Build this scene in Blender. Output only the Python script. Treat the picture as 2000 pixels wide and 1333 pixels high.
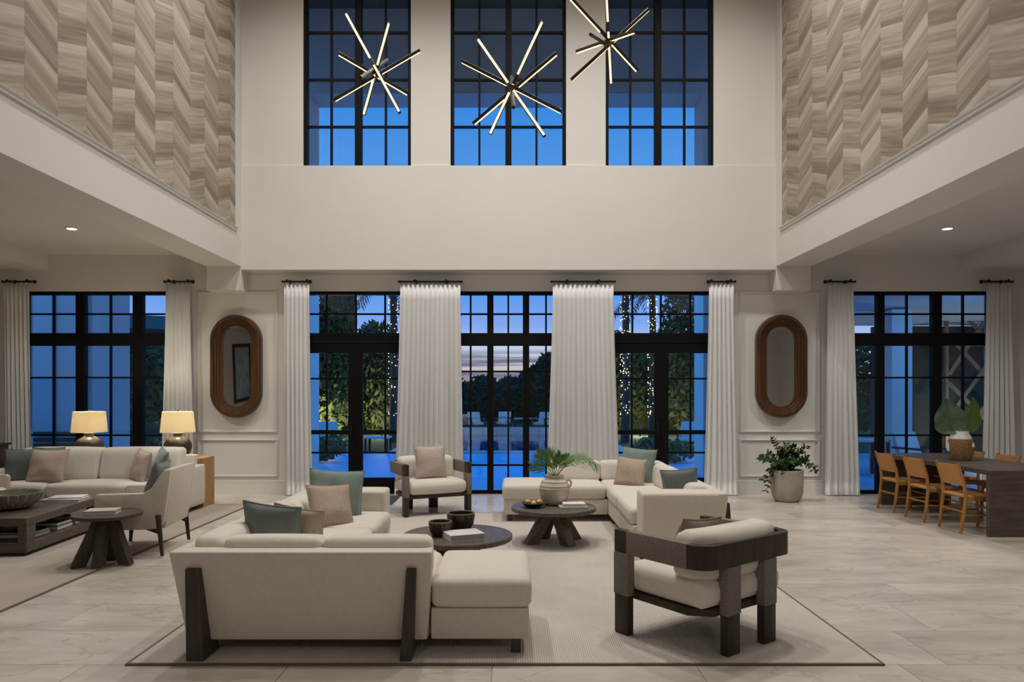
import bpy, bmesh, math, random
from mathutils import Vector, Matrix, Euler, noise as mnoise
for o in list(bpy.data.objects): bpy.data.objects.remove(o)
SC = bpy.context.scene; COL = SC.collection
R = math.radians; PI = math.pi
rng = random.Random(7)
# ------------------------------------------------------------------ camera, sky, lights, exposure
F, CX, CY, EYE = 1389.0, 998.0, 770.0, 1.6          # focal length in pixels of the 2000x1333 frame, horizon, eye height
cam = bpy.data.cameras.new('camera'); cam.sensor_width = 36; cam.lens = 36*F/2000
cam.shift_x = (1000-CX)/2000; cam.shift_y = (CY-666.5)/2000; cam.clip_end = 400
camo = bpy.data.objects.new('camera', cam); COL.objects.link(camo)
camo.location = (0, 0, EYE); camo.rotation_euler = (PI/2, 0, 0); SC.camera = camo
vs = SC.view_settings; vs.view_transform = 'Standard'; vs.look = 'None'; vs.gamma = 1; vs.exposure = 0.0
try: vs.use_curve_mapping = False
except Exception: pass

world = bpy.data.worlds.new('dusk_sky'); SC.world = world; world.use_nodes = True
nt = world.node_tree; N = nt.nodes; L = nt.links; N.clear()
tc = N.new('ShaderNodeTexCoord'); sx = N.new('ShaderNodeSeparateXYZ'); L.new(tc.outputs['Generated'], sx.inputs[0])
rp = N.new('ShaderNodeValToRGB'); L.new(sx.outputs['Z'], rp.inputs[0])
stops = [(0.0, (.10, .07, .10)), (.016, (.50, .24, .25)), (.034, (.78, .58, .58)), (.062, (.76, .74, .86)), (.095, (.30, .44, .90)), (.14, (.13, .36, .90)),
         (.26, (.13, .37, .85)), (.335, (.085, .31, .78)), (.40, (.025, .26, .78)), (.6, (.02, .26, .80)), (1.0, (.015, .24, .80))]
cr = rp.color_ramp
while len(cr.elements) < len(stops): cr.elements.new(0.5)
for e, (p, c) in zip(cr.elements, stops): e.position = p; e.color = (*c, 1)
mp = N.new('ShaderNodeMapping'); mp.inputs['Scale'].default_value = (2.5, 2.5, 60); L.new(tc.outputs['Generated'], mp.inputs[0])
nz = N.new('ShaderNodeTexNoise'); nz.inputs['Scale'].default_value = 1.6; nz.inputs['Detail'].default_value = 4; L.new(mp.outputs[0], nz.inputs['Vector'])
band = N.new('ShaderNodeValToRGB'); L.new(sx.outputs['Z'], band.inputs[0])
be = band.color_ramp
while len(be.elements) < 5: be.elements.new(.5)
for e, (p, v) in zip(be.elements, [(0, .1), (.018, .55), (.036, 1), (.052, .9), (.066, 0)]): e.position = p; e.color = (v, v, v, 1)
nr = N.new('ShaderNodeMapRange'); nr.inputs[1].default_value = .44; nr.inputs[2].default_value = .56; L.new(nz.outputs[0], nr.inputs[0])
mu = N.new('ShaderNodeMath'); mu.operation = 'MULTIPLY'; L.new(nr.outputs[0], mu.inputs[0]); L.new(band.outputs[0], mu.inputs[1])
mx = N.new('ShaderNodeMix'); mx.data_type = 'RGBA'; L.new(mu.outputs[0], mx.inputs['Factor']); L.new(rp.outputs[0], mx.inputs['A']); mx.inputs['B'].default_value = (.17, .155, .24, 1)
bg = N.new('ShaderNodeBackground'); bg.inputs[1].default_value = 1.0; L.new(mx.outputs['Result'], bg.inputs[0])
wo = N.new('ShaderNodeOutputWorld'); L.new(bg.outputs[0], wo.inputs[0])

def spot(name, loc, power, col=(1, .86, .70), ang=110, blend=.7, rad=.12, target=None):
    l = bpy.data.lights.new(name, 'SPOT'); l.energy = power; l.color = col; l.spot_size = R(ang); l.spot_blend = blend; l.shadow_soft_size = rad
    o = bpy.data.objects.new(name, l); COL.objects.link(o); o.location = loc
    if target is not None: o.rotation_euler = (Vector(target)-Vector(loc)).to_track_quat('-Z', 'Y').to_euler()
    return o
WARM = (1, .955, .895)
ATRIUM_Z = 9.6
K = 1.0
ATRIUM_LAMPS = [(x, y) for y in (2.2, 5.8, 8.4) for x in (-2.7, 0, 2.7)]
for (x, y) in ATRIUM_LAMPS:
    p = {2.2: 12, 5.8: 230, 8.4: 720}[y]
    spot('atrium_downlight_lamp', (x, y, ATRIUM_Z-.06), p*K, WARM, 122, .8, .2)
AISLE_Z = 3.82
AISLE_LAMPS = [(s*5.84 if s > 0 else -5.88, y) for s in (-1, 1) for y in (2.4, 6.0, 9.52)]
for (x, y) in AISLE_LAMPS:
    spot('aisle_downlight_lamp', (x, y, AISLE_Z-.05), (108 if y > 9 else (130 if x > 0 and y > 5 else 24))*K, WARM, 140, .8, .06)

for x in (-2.6, 2.6): spot('rear_fill_spot', (x, -2.6, 5.2), 135*K, WARM, 90, .8, .2, (x*.3, 7, .8))  # added fill from behind the camera for sofa back and curtains, no fixture
for x in (-1.9, 0, 1.9): spot('terrace_blue_fill', (x, 14.55, 7.5), 420, (.08, .42, 1), 125, .8, .15, (x, 16.6, 0))  # added blue spots that turn the terrace blue, no such lamps known
for (x, z, p) in ((-10.5, 4.6, 75), (8.6, 3.0, 110)): spot('wing_blue_fill', (x, 12.2, z), p, (.12, .42, 1), 130, .8, .2, (x, 15.5, 1.0))  # added blue fill to brighten the wing wall and outer column

# ------------------------------------------------------------------ helpers
def at(px, py, Y): return Vector(((px-CX)*Y/F, Y, EYE+(CY-py)*Y/F))
def X(px, Y): return (px-CX)*Y/F
def Z(py, Y): return EYE+(CY-py)*Y/F

class MB:
    def __init__(s): s.v = []; s.f = []
    def add(s, vs_, fs, M=None):
        n = len(s.v)
        s.v += [tuple(M @ Vector(p)) if M is not None else tuple(p) for p in vs_]
        s.f += [tuple(i+n for i in f) for f in fs]; return s
    def bm(s, b, M=None):
        b.verts.index_update()
        s.add([v.co[:] for v in b.verts], [[v.index for v in f.verts] for f in b.faces], M); b.free(); return s
    def box(s, lo, hi, bev=0, seg=2, M=None):
        lo, hi = Vector(lo), Vector(hi); c = (lo+hi)/2; d = hi-lo
        if bev <= 0:
            x0, y0, z0 = lo; x1, y1, z1 = hi
            return s.add([(x0,y0,z0),(x1,y0,z0),(x1,y1,z0),(x0,y1,z0),(x0,y0,z1),(x1,y0,z1),(x1,y1,z1),(x0,y1,z1)],
                         [(3,2,1,0),(4,5,6,7),(0,1,5,4),(1,2,6,5),(2,3,7,6),(3,0,4,7)], M)
        b = bmesh.new(); bmesh.ops.create_cube(b, size=1)
        for v in b.verts: v.co = Vector((v.co.x*d.x, v.co.y*d.y, v.co.z*d.z))+c
        bmesh.ops.bevel(b, geom=list(b.edges), offset=min(bev, min(d)*.45), segments=seg, profile=.5, affect='EDGES')
        return s.bm(b, M)
    def hexa(s, p, bev=0, seg=2, M=None):     # p: bottom 4 ccw, top 4 ccw
        b = bmesh.new(); vv = [b.verts.new(q) for q in p]
        for f in [(3,2,1,0),(4,5,6,7),(0,1,5,4),(1,2,6,5),(2,3,7,6),(3,0,4,7)]: b.faces.new([vv[i] for i in f])
        if bev: bmesh.ops.bevel(b, geom=list(b.edges), offset=bev, segments=seg, profile=.5, affect='EDGES')
        return s.bm(b, M)
    def prism(s, poly, a, bq, plane='xz', bev=0, seg=2, M=None):   # poly in plane, extruded along the third axis from a to bq
        def P(u, v, w): return {'xz': (u, w, v), 'yz': (w, u, v), 'xy': (u, v, w)}[plane]
        b = bmesh.new(); A = [b.verts.new(P(u, v, a)) for u, v in poly]; B = [b.verts.new(P(u, v, bq)) for u, v in poly]; n = len(poly)
        b.faces.new(A); b.faces.new(B[::-1])
        for i in range(n): b.faces.new([A[(i+1) % n], A[i], B[i], B[(i+1) % n]])
        bmesh.ops.recalc_face_normals(b, faces=b.faces)
        if bev: bmesh.ops.bevel(b, geom=list(b.edges), offset=bev, segments=seg, profile=.5, affect='EDGES')
        return s.bm(b, M)
    def tube(s, pts, r, n=8, closed=False, M=None):
        pts = [Vector(p) for p in pts]; m = len(pts); rr = r if isinstance(r, (list, tuple)) else [r]*m
        vs_, fs = [], []; up = None
        for i, p in enumerate(pts):
            a = pts[(i-1) % m] if (closed or i > 0) else p; c = pts[(i+1) % m] if (closed or i < m-1) else p
            t = (c-a).normalized()
            if up is None: up = t.orthogonal().normalized()
            up = (up-t*up.dot(t)); up = up.normalized() if up.length > 1e-6 else t.orthogonal().normalized()
            w = t.cross(up)
            for k in range(n):
                q = 2*PI*k/n; vs_.append(p+(up*math.cos(q)+w*math.sin(q))*rr[i])
        for i in range(m if closed else m-1):
            for k in range(n):
                a = i*n+k; b_ = i*n+(k+1) % n; c = ((i+1) % m)*n+(k+1) % n; d = ((i+1) % m)*n+k; fs.append((a, b_, c, d))
        if not closed: fs += [tuple(range(n))[::-1], tuple(range((m-1)*n, m*n))]
        return s.add(vs_, fs, M)
    def lathe(s, prof, n=32, c=(0, 0, 0), M=None, flute=0, nf=0):
        vs_, fs = [], []
        for (r, z) in prof:
            for k in range(n):
                q = 2*PI*k/n; rr = r*(1+flute*abs(math.sin(q*nf/2))) if nf else r
                vs_.append((c[0]+rr*math.cos(q), c[1]+rr*math.sin(q), c[2]+z))
        for i in range(len(prof)-1):
            for k in range(n): fs.append((i*n+k, i*n+(k+1) % n, (i+1)*n+(k+1) % n, (i+1)*n+k))
        fs.append(tuple(range(n))[::-1]); fs.append(tuple(range((len(prof)-1)*n, len(prof)*n)))
        return s.add(vs_, fs, M)
    def soft(s, lo, hi, r=.05, puff=(0, 0, 0), n=8, bend=None, M=None):   # upholstered block: rounded box with crowned faces
        lo, hi = Vector(lo), Vector(hi); c = (lo+hi)/2; h = (hi-lo)/2; r = min(r, min(h)*.98)
        b = bmesh.new(); bmesh.ops.create_cube(b, size=2)
        bmesh.ops.subdivide_edges(b, edges=list(b.edges), cuts=n-1, use_grid_fill=True)
        for v in b.verts:
            q = []
            for i in range(3):
                t = v.co[i]; k = r/h[i]
                a = abs(t); lin = 1-2.5/n
                t2 = (a/lin)*(1-k) if a < lin else (1-k)+(a-lin)/(1-lin)*k
                q.append(math.copysign(t2, t)*h[i])
            q = Vector(q); inn = Vector([max(-(h[i]-r), min(h[i]-r, q[i])) for i in range(3)]); d = q-inn
            if d.length > 1e-9:
                mxd = max(abs(d.x), abs(d.y), abs(d.z)); q = inn+d.normalized()*mxd
            u = [q[i]/h[i] for i in range(3)]
            for i in range(3):
                if puff[i]:
                    j, k2 = (i+1) % 3, (i+2) % 3
                    q[i] += puff[i]*u[i]*max(0, 1-u[j]**2)**.7*max(0, 1-u[k2]**2)**.7
            q = q+c
            if bend: q = Vector(bend(*q))
            v.co = q
        return s.bm(b, M)
    def pillow(s, w, h, t, n=14, seed=0, wr=.012, M=None):      # stands in xz plane, thickness along y
        V, Fc = [], []; w, h = w/2, h/2
        for side in (-1, 1):
            base = len(V)
            for j in range(n+1):
                for i in range(n+1):
                    u, v = 2*i/n-1, 2*j/n-1; u = math.sin(u*PI/2)*.5+u*.5; v = math.sin(v*PI/2)*.5+v*.5
                    e = (max(0, 1-u*u)*max(0, 1-v*v))
                    x = u*w*(1-.075*(1-v*v)); z = v*h*(1-.075*(1-u*u))
                    y = side*t*.5*(e**.42)
                    nn = mnoise.noise(Vector((x*6+seed*3.1, z*6, side*3+seed)))*wr*2*(e**.3)
                    V.append((x, y+side*nn, z))
            for j in range(n):
                for i in range(n):
                    a = base+j*(n+1)+i; q = (a, a+1, a+n+2, a+n+1); Fc.append(q if side < 0 else q[::-1])
        return s.add(V, Fc, M)
    def build(s, name, m, parent=None, sharp=.7, loc=None):
        me = bpy.data.meshes.new(name); me.from_pydata(s.v, [], s.f); me.materials.append(m)
        me.polygons.foreach_set('use_smooth', [True]*len(me.polygons)); me.update()
        try: me.set_sharp_from_angle(angle=sharp)
        except Exception: pass
        o = bpy.data.objects.new(name, me); COL.objects.link(o)
        if parent is not None: o.parent = parent
        if loc is not None: o.location = loc
        return o

def tag(o, label=None, cat=None, group=None, kind=None):
    if label: o['label'] = label
    if cat: o['category'] = cat
    if group: o['group'] = group
    if kind: o['kind'] = kind
    return o
def thing(name, label, cat, loc=(0, 0, 0), rz=0, group=None, kind=None):
    o = bpy.data.objects.new(name, None); o.empty_display_size = .1; COL.objects.link(o)
    o.location = loc; o.rotation_euler = (0, 0, rz); return tag(o, label, cat, group, kind)
def inst(src, parent, loc=None, rot=None):
    o = src.copy(); COL.objects.link(o); o.parent = parent
    if loc is not None: o.location = loc
    if rot is not None: o.rotation_euler = rot
    return o
def dup(root, loc, rz, label):
    r = root.copy(); COL.objects.link(r); r.location = loc; r.rotation_euler = (0, 0, rz); r['label'] = label
    for ch in list(root.children):
        c = ch.copy(); COL.objects.link(c); c.parent = r
        for g in list(ch.children):
            d = g.copy(); COL.objects.link(d); d.parent = c
    return r

# ------------------------------------------------------------------ materials
MATS = {}
def mat(name, col, rough=.6, col2=None, nscale=8, bump=0, bscale=60, stretch=(1, 1, 1), metal=0, spec=.5, sheen=0, emit=None, estr=1, trans=0, detail=4):
    m = bpy.data.materials.new(name); m.use_nodes = True; n = m.node_tree.nodes; l = m.node_tree.links
    b = n['Principled BSDF']; b.inputs['Base Color'].default_value = (*col, 1); b.inputs['Roughness'].default_value = rough
    b.inputs['Metallic'].default_value = metal; b.inputs['Specular IOR Level'].default_value = spec
    if sheen: b.inputs['Sheen Weight'].default_value = sheen
    if emit: b.inputs['Emission Color'].default_value = (*emit, 1); b.inputs['Emission Strength'].default_value = estr
    if col2 is not None or bump:
        t = n.new('ShaderNodeTexCoord'); mp_ = n.new('ShaderNodeMapping'); mp_.inputs['Scale'].default_value = stretch; l.new(t.outputs['Object'], mp_.inputs[0])
    if col2 is not None:
        z = n.new('ShaderNodeTexNoise'); z.inputs['Scale'].default_value = nscale; z.inputs['Detail'].default_value = detail; l.new(mp_.outputs[0], z.inputs['Vector'])
        r = n.new('ShaderNodeValToRGB'); r.color_ramp.elements[0].position = .33; r.color_ramp.elements[1].position = .67
        r.color_ramp.elements[0].color = (*col, 1); r.color_ramp.elements[1].color = (*col2, 1)
        l.new(z.outputs[0], r.inputs[0]); l.new(r.outputs[0], b.inputs['Base Color'])
    if bump:
        z2 = n.new('ShaderNodeTexNoise'); z2.inputs['Scale'].default_value = bscale; z2.inputs['Detail'].default_value = 3; l.new(mp_.outputs[0], z2.inputs['Vector'])
        bp = n.new('ShaderNodeBump'); bp.inputs['Strength'].default_value = bump; bp.inputs['Distance'].default_value = .01; l.new(z2.outputs[0], bp.inputs['Height']); l.new(bp.outputs[0], b.inputs['Normal'])
    MATS[name] = m; return m
PLASTER = mat('warm_white_plaster', (.72, .70, .668), .75, (.735, .715, .683), 1.5)
TRIMW = mat('white_trim_paint', (.74, .715, .68), .45)
CEIL = mat('ceiling_paint', (.70, .675, .635), .85)
BLACK = mat('black_window_metal', (.005, .0045, .004), .55, spec=.15)
SOFA = mat('ivory_upholstery', (.64, .575, .49), .9, (.68, .615, .53), 30, .12, 500, sheen=.15)
CUSH = mat('ivory_cushion', (.67, .615, .54), .9, (.71, .655, .58), 26, .12, 500, sheen=.15)
LINEN = mat('oat_linen', (.55, .48, .40), .9, (.60, .53, .45), 30, .15, 420, sheen=.15)
DWOOD = mat('dark_walnut', (.034, .024, .016), .5, (.060, .044, .030), 7, .06, 60, (3, 3, .35), spec=.28)
GWOOD = mat('grey_stained_oak', (.060, .050, .037), .5, (.105, .088, .066), 6, .06, 60, (.6, 6, 6), spec=.28)
TWOOD = mat('taupe_oak', (.072, .056, .042), .42, (.118, .094, .072), 5, .05, 60, (.5, 5, 5), spec=.28)
BRACKET = mat('umber_wood', (.052, .041, .029), .5, (.078, .062, .045), 8, .05, 60, (4, 4, .4), spec=.28)
WOVEN = mat('grey_woven_cord', (.15, .125, .10), .85, (.26, .225, .19), 90, .5, 160, (1, 1, 1.6))
MIRW = mat('mahogany', (.046, .019, .0075), .36, (.098, .043, .017), 5, .05, 50, (5, 5, .4))
OAK = mat('golden_oak', (.36, .185, .065), .5, (.46, .255, .10), 6, .05, 50, (5, 5, .5))
CHAIRW = mat('caramel_teak', (.34, .15, .036), .42, (.43, .20, .052), 9, .05, 60, (4, 4, .5))
RATTAN = mat('woven_rattan', (.42, .19, .055), .7, (.58, .30, .10), 120, .5, 150)
GREENF = mat('sage_velvet', (.15, .205, .185), .8, (.195, .255, .23), 9, .15, 300, sheen=.4)
GREEND = mat('deep_sage_velvet', (.125, .155, .142), .8, (.16, .195, .178), 9, .15, 300, sheen=.3)
PINK = mat('blush_linen', (.47, .375, .325), .9, (.53, .43, .38), 40, .15, 350)
BEIGE = mat('camel_linen', (.40, .31, .24), .9, (.46, .365, .285), 40, .15, 350)
BROWN = mat('cocoa_linen', (.19, .145, .12), .9, (.235, .18, .15), 40, .15, 350)
DARKPOT = mat('black_glaze', (.012, .009, .007), .3, (.03, .022, .016), 9)
RIM = mat('tan_glaze', (.20, .14, .09), .5)
STONE = mat('pale_terracotta', (.68, .61, .53), .8, (.54, .46, .38), 7, .25, 40, (1, 1, 2.5))
PLANTER = mat('pale_concrete', (.42, .375, .32), .75, (.34, .30, .25), 5, .12, 60)
BOWL = mat('olive_glaze', (.14, .13, .092), .25, (.23, .21, .155), 6)
LAMPB = mat('bronze_glaze', (.028, .021, .016), .38, (.048, .036, .028), 4)
PAPER = mat('paper_pages', (.62, .59, .53), .8)
WHITEB = mat('white_book_cover', (.74, .73, .71), .5)
BLUEB = mat('pale_book_cover', (.42, .47, .45), .5, (.62, .62, .56), 14)
DARKB = mat('dark_book_cover', (.035, .04, .038), .5)
TANB = mat('cream_book_cover', (.55, .46, .35), .6, (.48, .40, .30), 14)
LEAF = mat('leaf_green', (.035, .11, .022), .42, (.06, .17, .03), 12)
LEAFY = mat('palm_green', (.055, .14, .012), .5, (.10, .22, .03), 12)
LEAFD = mat('waxy_dark_leaf', (.015, .055, .012), .3, (.035, .10, .02), 14)
LEAFB = mat('grey_green_leaf', (.085, .145, .085), .5, (.125, .20, .125), 10)
SOIL = mat('potting_soil', (.02, .015, .01), .95)
RUSH = mat('braided_seagrass', (.20, .105, .045), .85, (.34, .19, .085), 45, .8, 55)
CERAM = mat('white_ceramic', (.78, .76, .72), .4)
LEMON = mat('yellow_fruit_skin', (.72, .45, .06), .45, (.65, .33, .06), 6)
BRONZE = mat('bronze_fitting', (.10, .055, .025), .35, metal=.8)
RODM = mat('black_iron', (.012, .010, .009), .45, metal=.3)
BRONZED = mat('dark_bronze_bar', (.018, .013, .009), .45)
LED = mat('warm_led', (1, .8, .55), .5, emit=(1, .68, .37), estr=1.8)
DISC = mat('downlight_lens', (1, .95, .85), .5, emit=(1, .93, .82), estr=22)
MAT_D = mat('charcoal_doormat', (.035, .04, .038), .95, (.05, .055, .05), 60, .4, 200)
MIRROR = mat('mirror_glass', (.86, .86, .86), .02, metal=1)
CURT = mat('white_linen_curtain', (.77, .765, .76), .85, (.80, .795, .79), 60, .06, 300)
for m_ in (CURT,):
    n = m_.node_tree.nodes; l = m_.node_tree.links; b = n['Principled BSDF']; tr = n.new('ShaderNodeBsdfTranslucent'); tr.inputs[0].default_value = (.7, .69, .68, 1)
    ms = n.new('ShaderNodeMixShader'); ms.inputs[0].default_value = .08; l.new(b.outputs[0], ms.inputs[1]); l.new(tr.outputs[0], ms.inputs[2]); l.new(ms.outputs[0], n['Material Output'].inputs[0])
SHADE = mat('cream_lampshade', (.78, .70, .55), .9, bump=.05, bscale=400)
n = SHADE.node_tree.nodes; l = SHADE.node_tree.links; b = n['Principled BSDF']; tr = n.new('ShaderNodeBsdfTranslucent'); tr.inputs[0].default_value = (.92, .86, .70, 1)
ms = n.new('ShaderNodeMixShader'); ms.inputs[0].default_value = .36; l.new(b.outputs[0], ms.inputs[1]); l.new(tr.outputs[0], ms.inputs[2]); l.new(ms.outputs[0], n['Material Output'].inputs[0])
def glass_mat():
    m = bpy.data.materials.new('window_glass'); m.use_nodes = True; n = m.node_tree.nodes; l = m.node_tree.links; n.clear()
    t = n.new('ShaderNodeBsdfTransparent'); t.inputs[0].default_value = (.88, .965, 1.0, 1); g = n.new('ShaderNodeBsdfGlossy'); g.inputs['Roughness'].default_value = .01
    f = n.new('ShaderNodeFresnel'); f.inputs[0].default_value = 1.38; x = n.new('ShaderNodeMixShader'); o = n.new('ShaderNodeOutputMaterial')
    l.new(f.outputs[0], x.inputs[0]); l.new(t.outputs[0], x.inputs[1]); l.new(g.outputs[0], x.inputs[2]); l.new(x.outputs[0], o.inputs[0]); return m
GLASS = glass_mat()
def wallpaper(name, sign):
    m = bpy.data.materials.new(name); m.use_nodes = True; n = m.node_tree.nodes; l = m.node_tree.links; b = n['Principled BSDF']; b.inputs['Roughness'].default_value = .7
    t = n.new('ShaderNodeTexCoord'); s = n.new('ShaderNodeSeparateXYZ'); l.new(t.outputs['Object'], s.inputs[0])
    def M(op, a, b_=None):
        q = n.new('ShaderNodeMath'); q.operation = op
        for i, v in enumerate((a, b_)):
            if v is None: continue
            if isinstance(v, (int, float)): q.inputs[i].default_value = v
            else: l.new(v, q.inputs[i])
        return q.outputs[0]
    yy = s.outputs['Y'] if sign > 0 else M('SUBTRACT', .45, s.outputs['Y'])
    w = M('ADD', s.outputs['Z'], M('MULTIPLY', yy, .36))
    oi = n.new('ShaderNodeObjectInfo')
    c = n.new('ShaderNodeCombineXYZ'); l.new(M('MULTIPLY', w, 1.0), c.inputs[0]); l.new(M('MULTIPLY', s.outputs['Y'], .05), c.inputs[1]); l.new(M('MULTIPLY', oi.outputs['Random'], 3.0), c.inputs[2])
    n1 = n.new('ShaderNodeTexNoise'); n1.inputs['Scale'].default_value = 5.5; n1.inputs['Detail'].default_value = 2; l.new(c.outputs[0], n1.inputs['Vector'])
    n2 = n.new('ShaderNodeTexNoise'); n2.inputs['Scale'].default_value = 34; n2.inputs['Detail'].default_value = 3; l.new(c.outputs[0], n2.inputs['Vector'])
    saw = M('FRACT', M('ADD', M('MULTIPLY', w, 2.1), M('MULTIPLY', oi.outputs['Random'], 1.7)))
    v = M('ADD', M('MULTIPLY', saw, .22), M('ADD', M('MULTIPLY', n1.outputs[0], .70), M('MULTIPLY', n2.outputs[0], .40)))
    r = n.new('ShaderNodeValToRGB'); e = r.color_ramp.elements; e[0].position = .48; e[0].color = (.235, .185, .135, 1); e[1].position = .84; e[1].color = (.56, .50, .42, 1)
    q = e.new(.65); q.color = (.375, .31, .24, 1)
    l.new(v, r.inputs[0]); l.new(r.outputs[0], b.inputs['Base Color']); return m
WALLP = [wallpaper('chevron_wallpaper_rising', 1), wallpaper('chevron_wallpaper_falling', -1)]
def marble():
    m = bpy.data.materials.new('cream_marble_tile'); m.use_nodes = True; n = m.node_tree.nodes; l = m.node_tree.links; b = n['Principled BSDF']
    b.inputs['Roughness'].default_value = .27
    g = n.new('ShaderNodeNewGeometry'); oi = n.new('ShaderNodeObjectInfo')
    off = n.new('ShaderNodeVectorMath'); off.operation = 'MULTIPLY_ADD'; off.inputs[1].default_value = (0, 0, 0)
    cmb = n.new('ShaderNodeCombineXYZ'); mul = n.new('ShaderNodeMath'); mul.operation = 'MULTIPLY'; mul.inputs[1].default_value = 30; l.new(oi.outputs['Random'], mul.inputs[0]); l.new(mul.outputs[0], cmb.inputs[2])
    ad = n.new('ShaderNodeVectorMath'); ad.operation = 'ADD'; l.new(g.outputs['Position'], ad.inputs[0]); l.new(cmb.outputs[0], ad.inputs[1])
    mp_ = n.new('ShaderNodeMapping'); mp_.inputs['Scale'].default_value = (.8, 1.9, 1); mp_.inputs['Rotation'].default_value = (0, 0, .25); l.new(ad.outputs[0], mp_.inputs[0])
    a = n.new('ShaderNodeTexNoise'); a.inputs['Scale'].default_value = 1.6; a.inputs['Detail'].default_value = 6; a.inputs['Roughness'].default_value = .6; l.new(mp_.outputs[0], a.inputs['Vector'])
    r = n.new('ShaderNodeValToRGB'); e = r.color_ramp.elements; e[0].position = .3; e[0].color = (.44, .395, .335, 1); e[1].position = .68; e[1].color = (.62, .57, .50, 1); l.new(a.outputs[0], r.inputs[0])
    v = n.new('ShaderNodeTexNoise'); v.inputs['Scale'].default_value = 1.1; v.inputs['Detail'].default_value = 5; v.inputs['Distortion'].default_value = .6; l.new(mp_.outputs[0], v.inputs['Vector'])
    d = n.new('ShaderNodeMath'); d.operation = 'SUBTRACT'; d.inputs[1].default_value = .5; l.new(v.outputs[0], d.inputs[0])
    ab = n.new('ShaderNodeMath'); ab.operation = 'ABSOLUTE'; l.new(d.outputs[0], ab.inputs[0])
    mr = n.new('ShaderNodeMapRange'); mr.inputs[1].default_value = 0; mr.inputs[2].default_value = .012; mr.inputs[3].default_value = .45; mr.inputs[4].default_value = 0; l.new(ab.outputs[0], mr.inputs[0])
    x = n.new('ShaderNodeMix'); x.data_type = 'RGBA'; l.new(mr.outputs[0], x.inputs['Factor']); l.new(r.outputs[0], x.inputs['A']); x.inputs['B'].default_value = (.33, .28, .22, 1)
    hv = n.new('ShaderNodeHueSaturation'); mr2 = n.new('ShaderNodeMapRange'); mr2.inputs[3].default_value = .94; mr2.inputs[4].default_value = 1.05; l.new(oi.outputs['Random'], mr2.inputs[0]); l.new(mr2.outputs[0], hv.inputs['Value']); l.new(x.outputs['Result'], hv.inputs['Color'])
    l.new(hv.outputs[0], b.inputs['Base Color']); return m
MARBLE = marble()
GROUT = mat('grout', (.33, .29, .24), .8)
def rugmat(name, c1, c2):
    m = mat(name, c1, .95, c2, 2.2); n = m.node_tree.nodes; l = m.node_tree.links; b = n['Principled BSDF']
    g = n.new('ShaderNodeNewGeometry'); s = n.new('ShaderNodeSeparateXYZ'); l.new(g.outputs['Position'], s.inputs[0])
    w = n.new('ShaderNodeTexWave'); w.bands_direction = 'X'; w.inputs['Scale'].default_value = 22; w.inputs['Distortion'].default_value = .5; l.new(g.outputs['Position'], w.inputs['Vector'])
    z = n.new('ShaderNodeTexNoise'); z.inputs['Scale'].default_value = 160; l.new(g.outputs['Position'], z.inputs['Vector'])
    ad = n.new('ShaderNodeMath'); ad.operation = 'ADD'; l.new(w.outputs['Fac'], ad.inputs[0]); l.new(z.outputs[0], ad.inputs[1])
    bp = n.new('ShaderNodeBump'); bp.inputs['Strength'].default_value = .55; bp.inputs['Distance'].default_value = .006; l.new(ad.outputs[0], bp.inputs['Height']); l.new(bp.outputs[0], b.inputs['Normal'])
    mxx = n.new('ShaderNodeMix'); mxx.data_type = 'RGBA'; mxx.blend_type = 'MULTIPLY'; mxx.inputs['Factor'].default_value = .30
    old = b.inputs['Base Color'].links[0].from_socket; l.new(old, mxx.inputs['A']); l.new(w.outputs['Color'], mxx.inputs['B']); l.new(mxx.outputs['Result'], b.inputs['Base Color']); return m
RUG = rugmat('ribbed_oatmeal_wool', (.64, .575, .515), (.70, .635, .575))
RUG2 = rugmat('ribbed_taupe_wool', (.45, .385, .325), (.50, .435, .37))
EDGE = mat('rug_binding', (.16, .115, .08), .95)

# ------------------------------------------------------------------ the room
YW, YF = 11.35, 11.05            # lower back wall, upper wall and fascia
XL, XR = X(471, YF), X(1516, YF)  # faces of the two galleries over the hall
XO = 8.6
BEAM_B, FASC_B = 3.585, 3.533
TRIM_Z = 4.10
def structure(mb, name, m, parent=None, label=None): o = mb.build(name, m, parent); o['kind'] = 'structure'; return o
# floor slab and tiles
fl = structure(MB().box((-XO-.2, -4.2, -.2), (XO+.2, YW+.42, -.005)), 'floor', GROUT)
TL, TD, GAP = 1.2, .6, .004
RUGS = [(-2.27, 2.2, 4.18, 9.5), (-8.2, -3.73, 4.6, 10.25)]
tile0 = None
for r in range(-2, 13):
    y0 = 4.2+TD*r
    off = (2.29+.29*(r+1)) % TL
    k0 = int(math.floor((-XO-off)/TL))
    for k in range(k0, k0+17):
        x0 = off+TL*k
        if x0 > XO or x0+TL < -XO: continue
        if y0 > YW+.1: continue
        # skip tiles hidden under a rug or behind the frame edge
        if any(x0 > a+.03 and x0+TL < b_-.03 and y0 > c+.03 and y0+TD < d_-.03 for a, b_, c, d_ in RUGS): continue
        xm = min(abs(x0), abs(x0+TL)) if x0*(x0+TL) > 0 else 0
        if xm > .75*(y0+TD)+.3: continue
        if tile0 is None:
            tile0 = MB().box((GAP/2, GAP/2, -.012), (TL-GAP/2, TD-GAP/2, 0), .0015, 1).build('tile', MARBLE, fl); t_ = tile0; t_.location = (x0, y0, 0)
        else: inst(tile0, fl, (x0, y0, 0))

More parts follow.
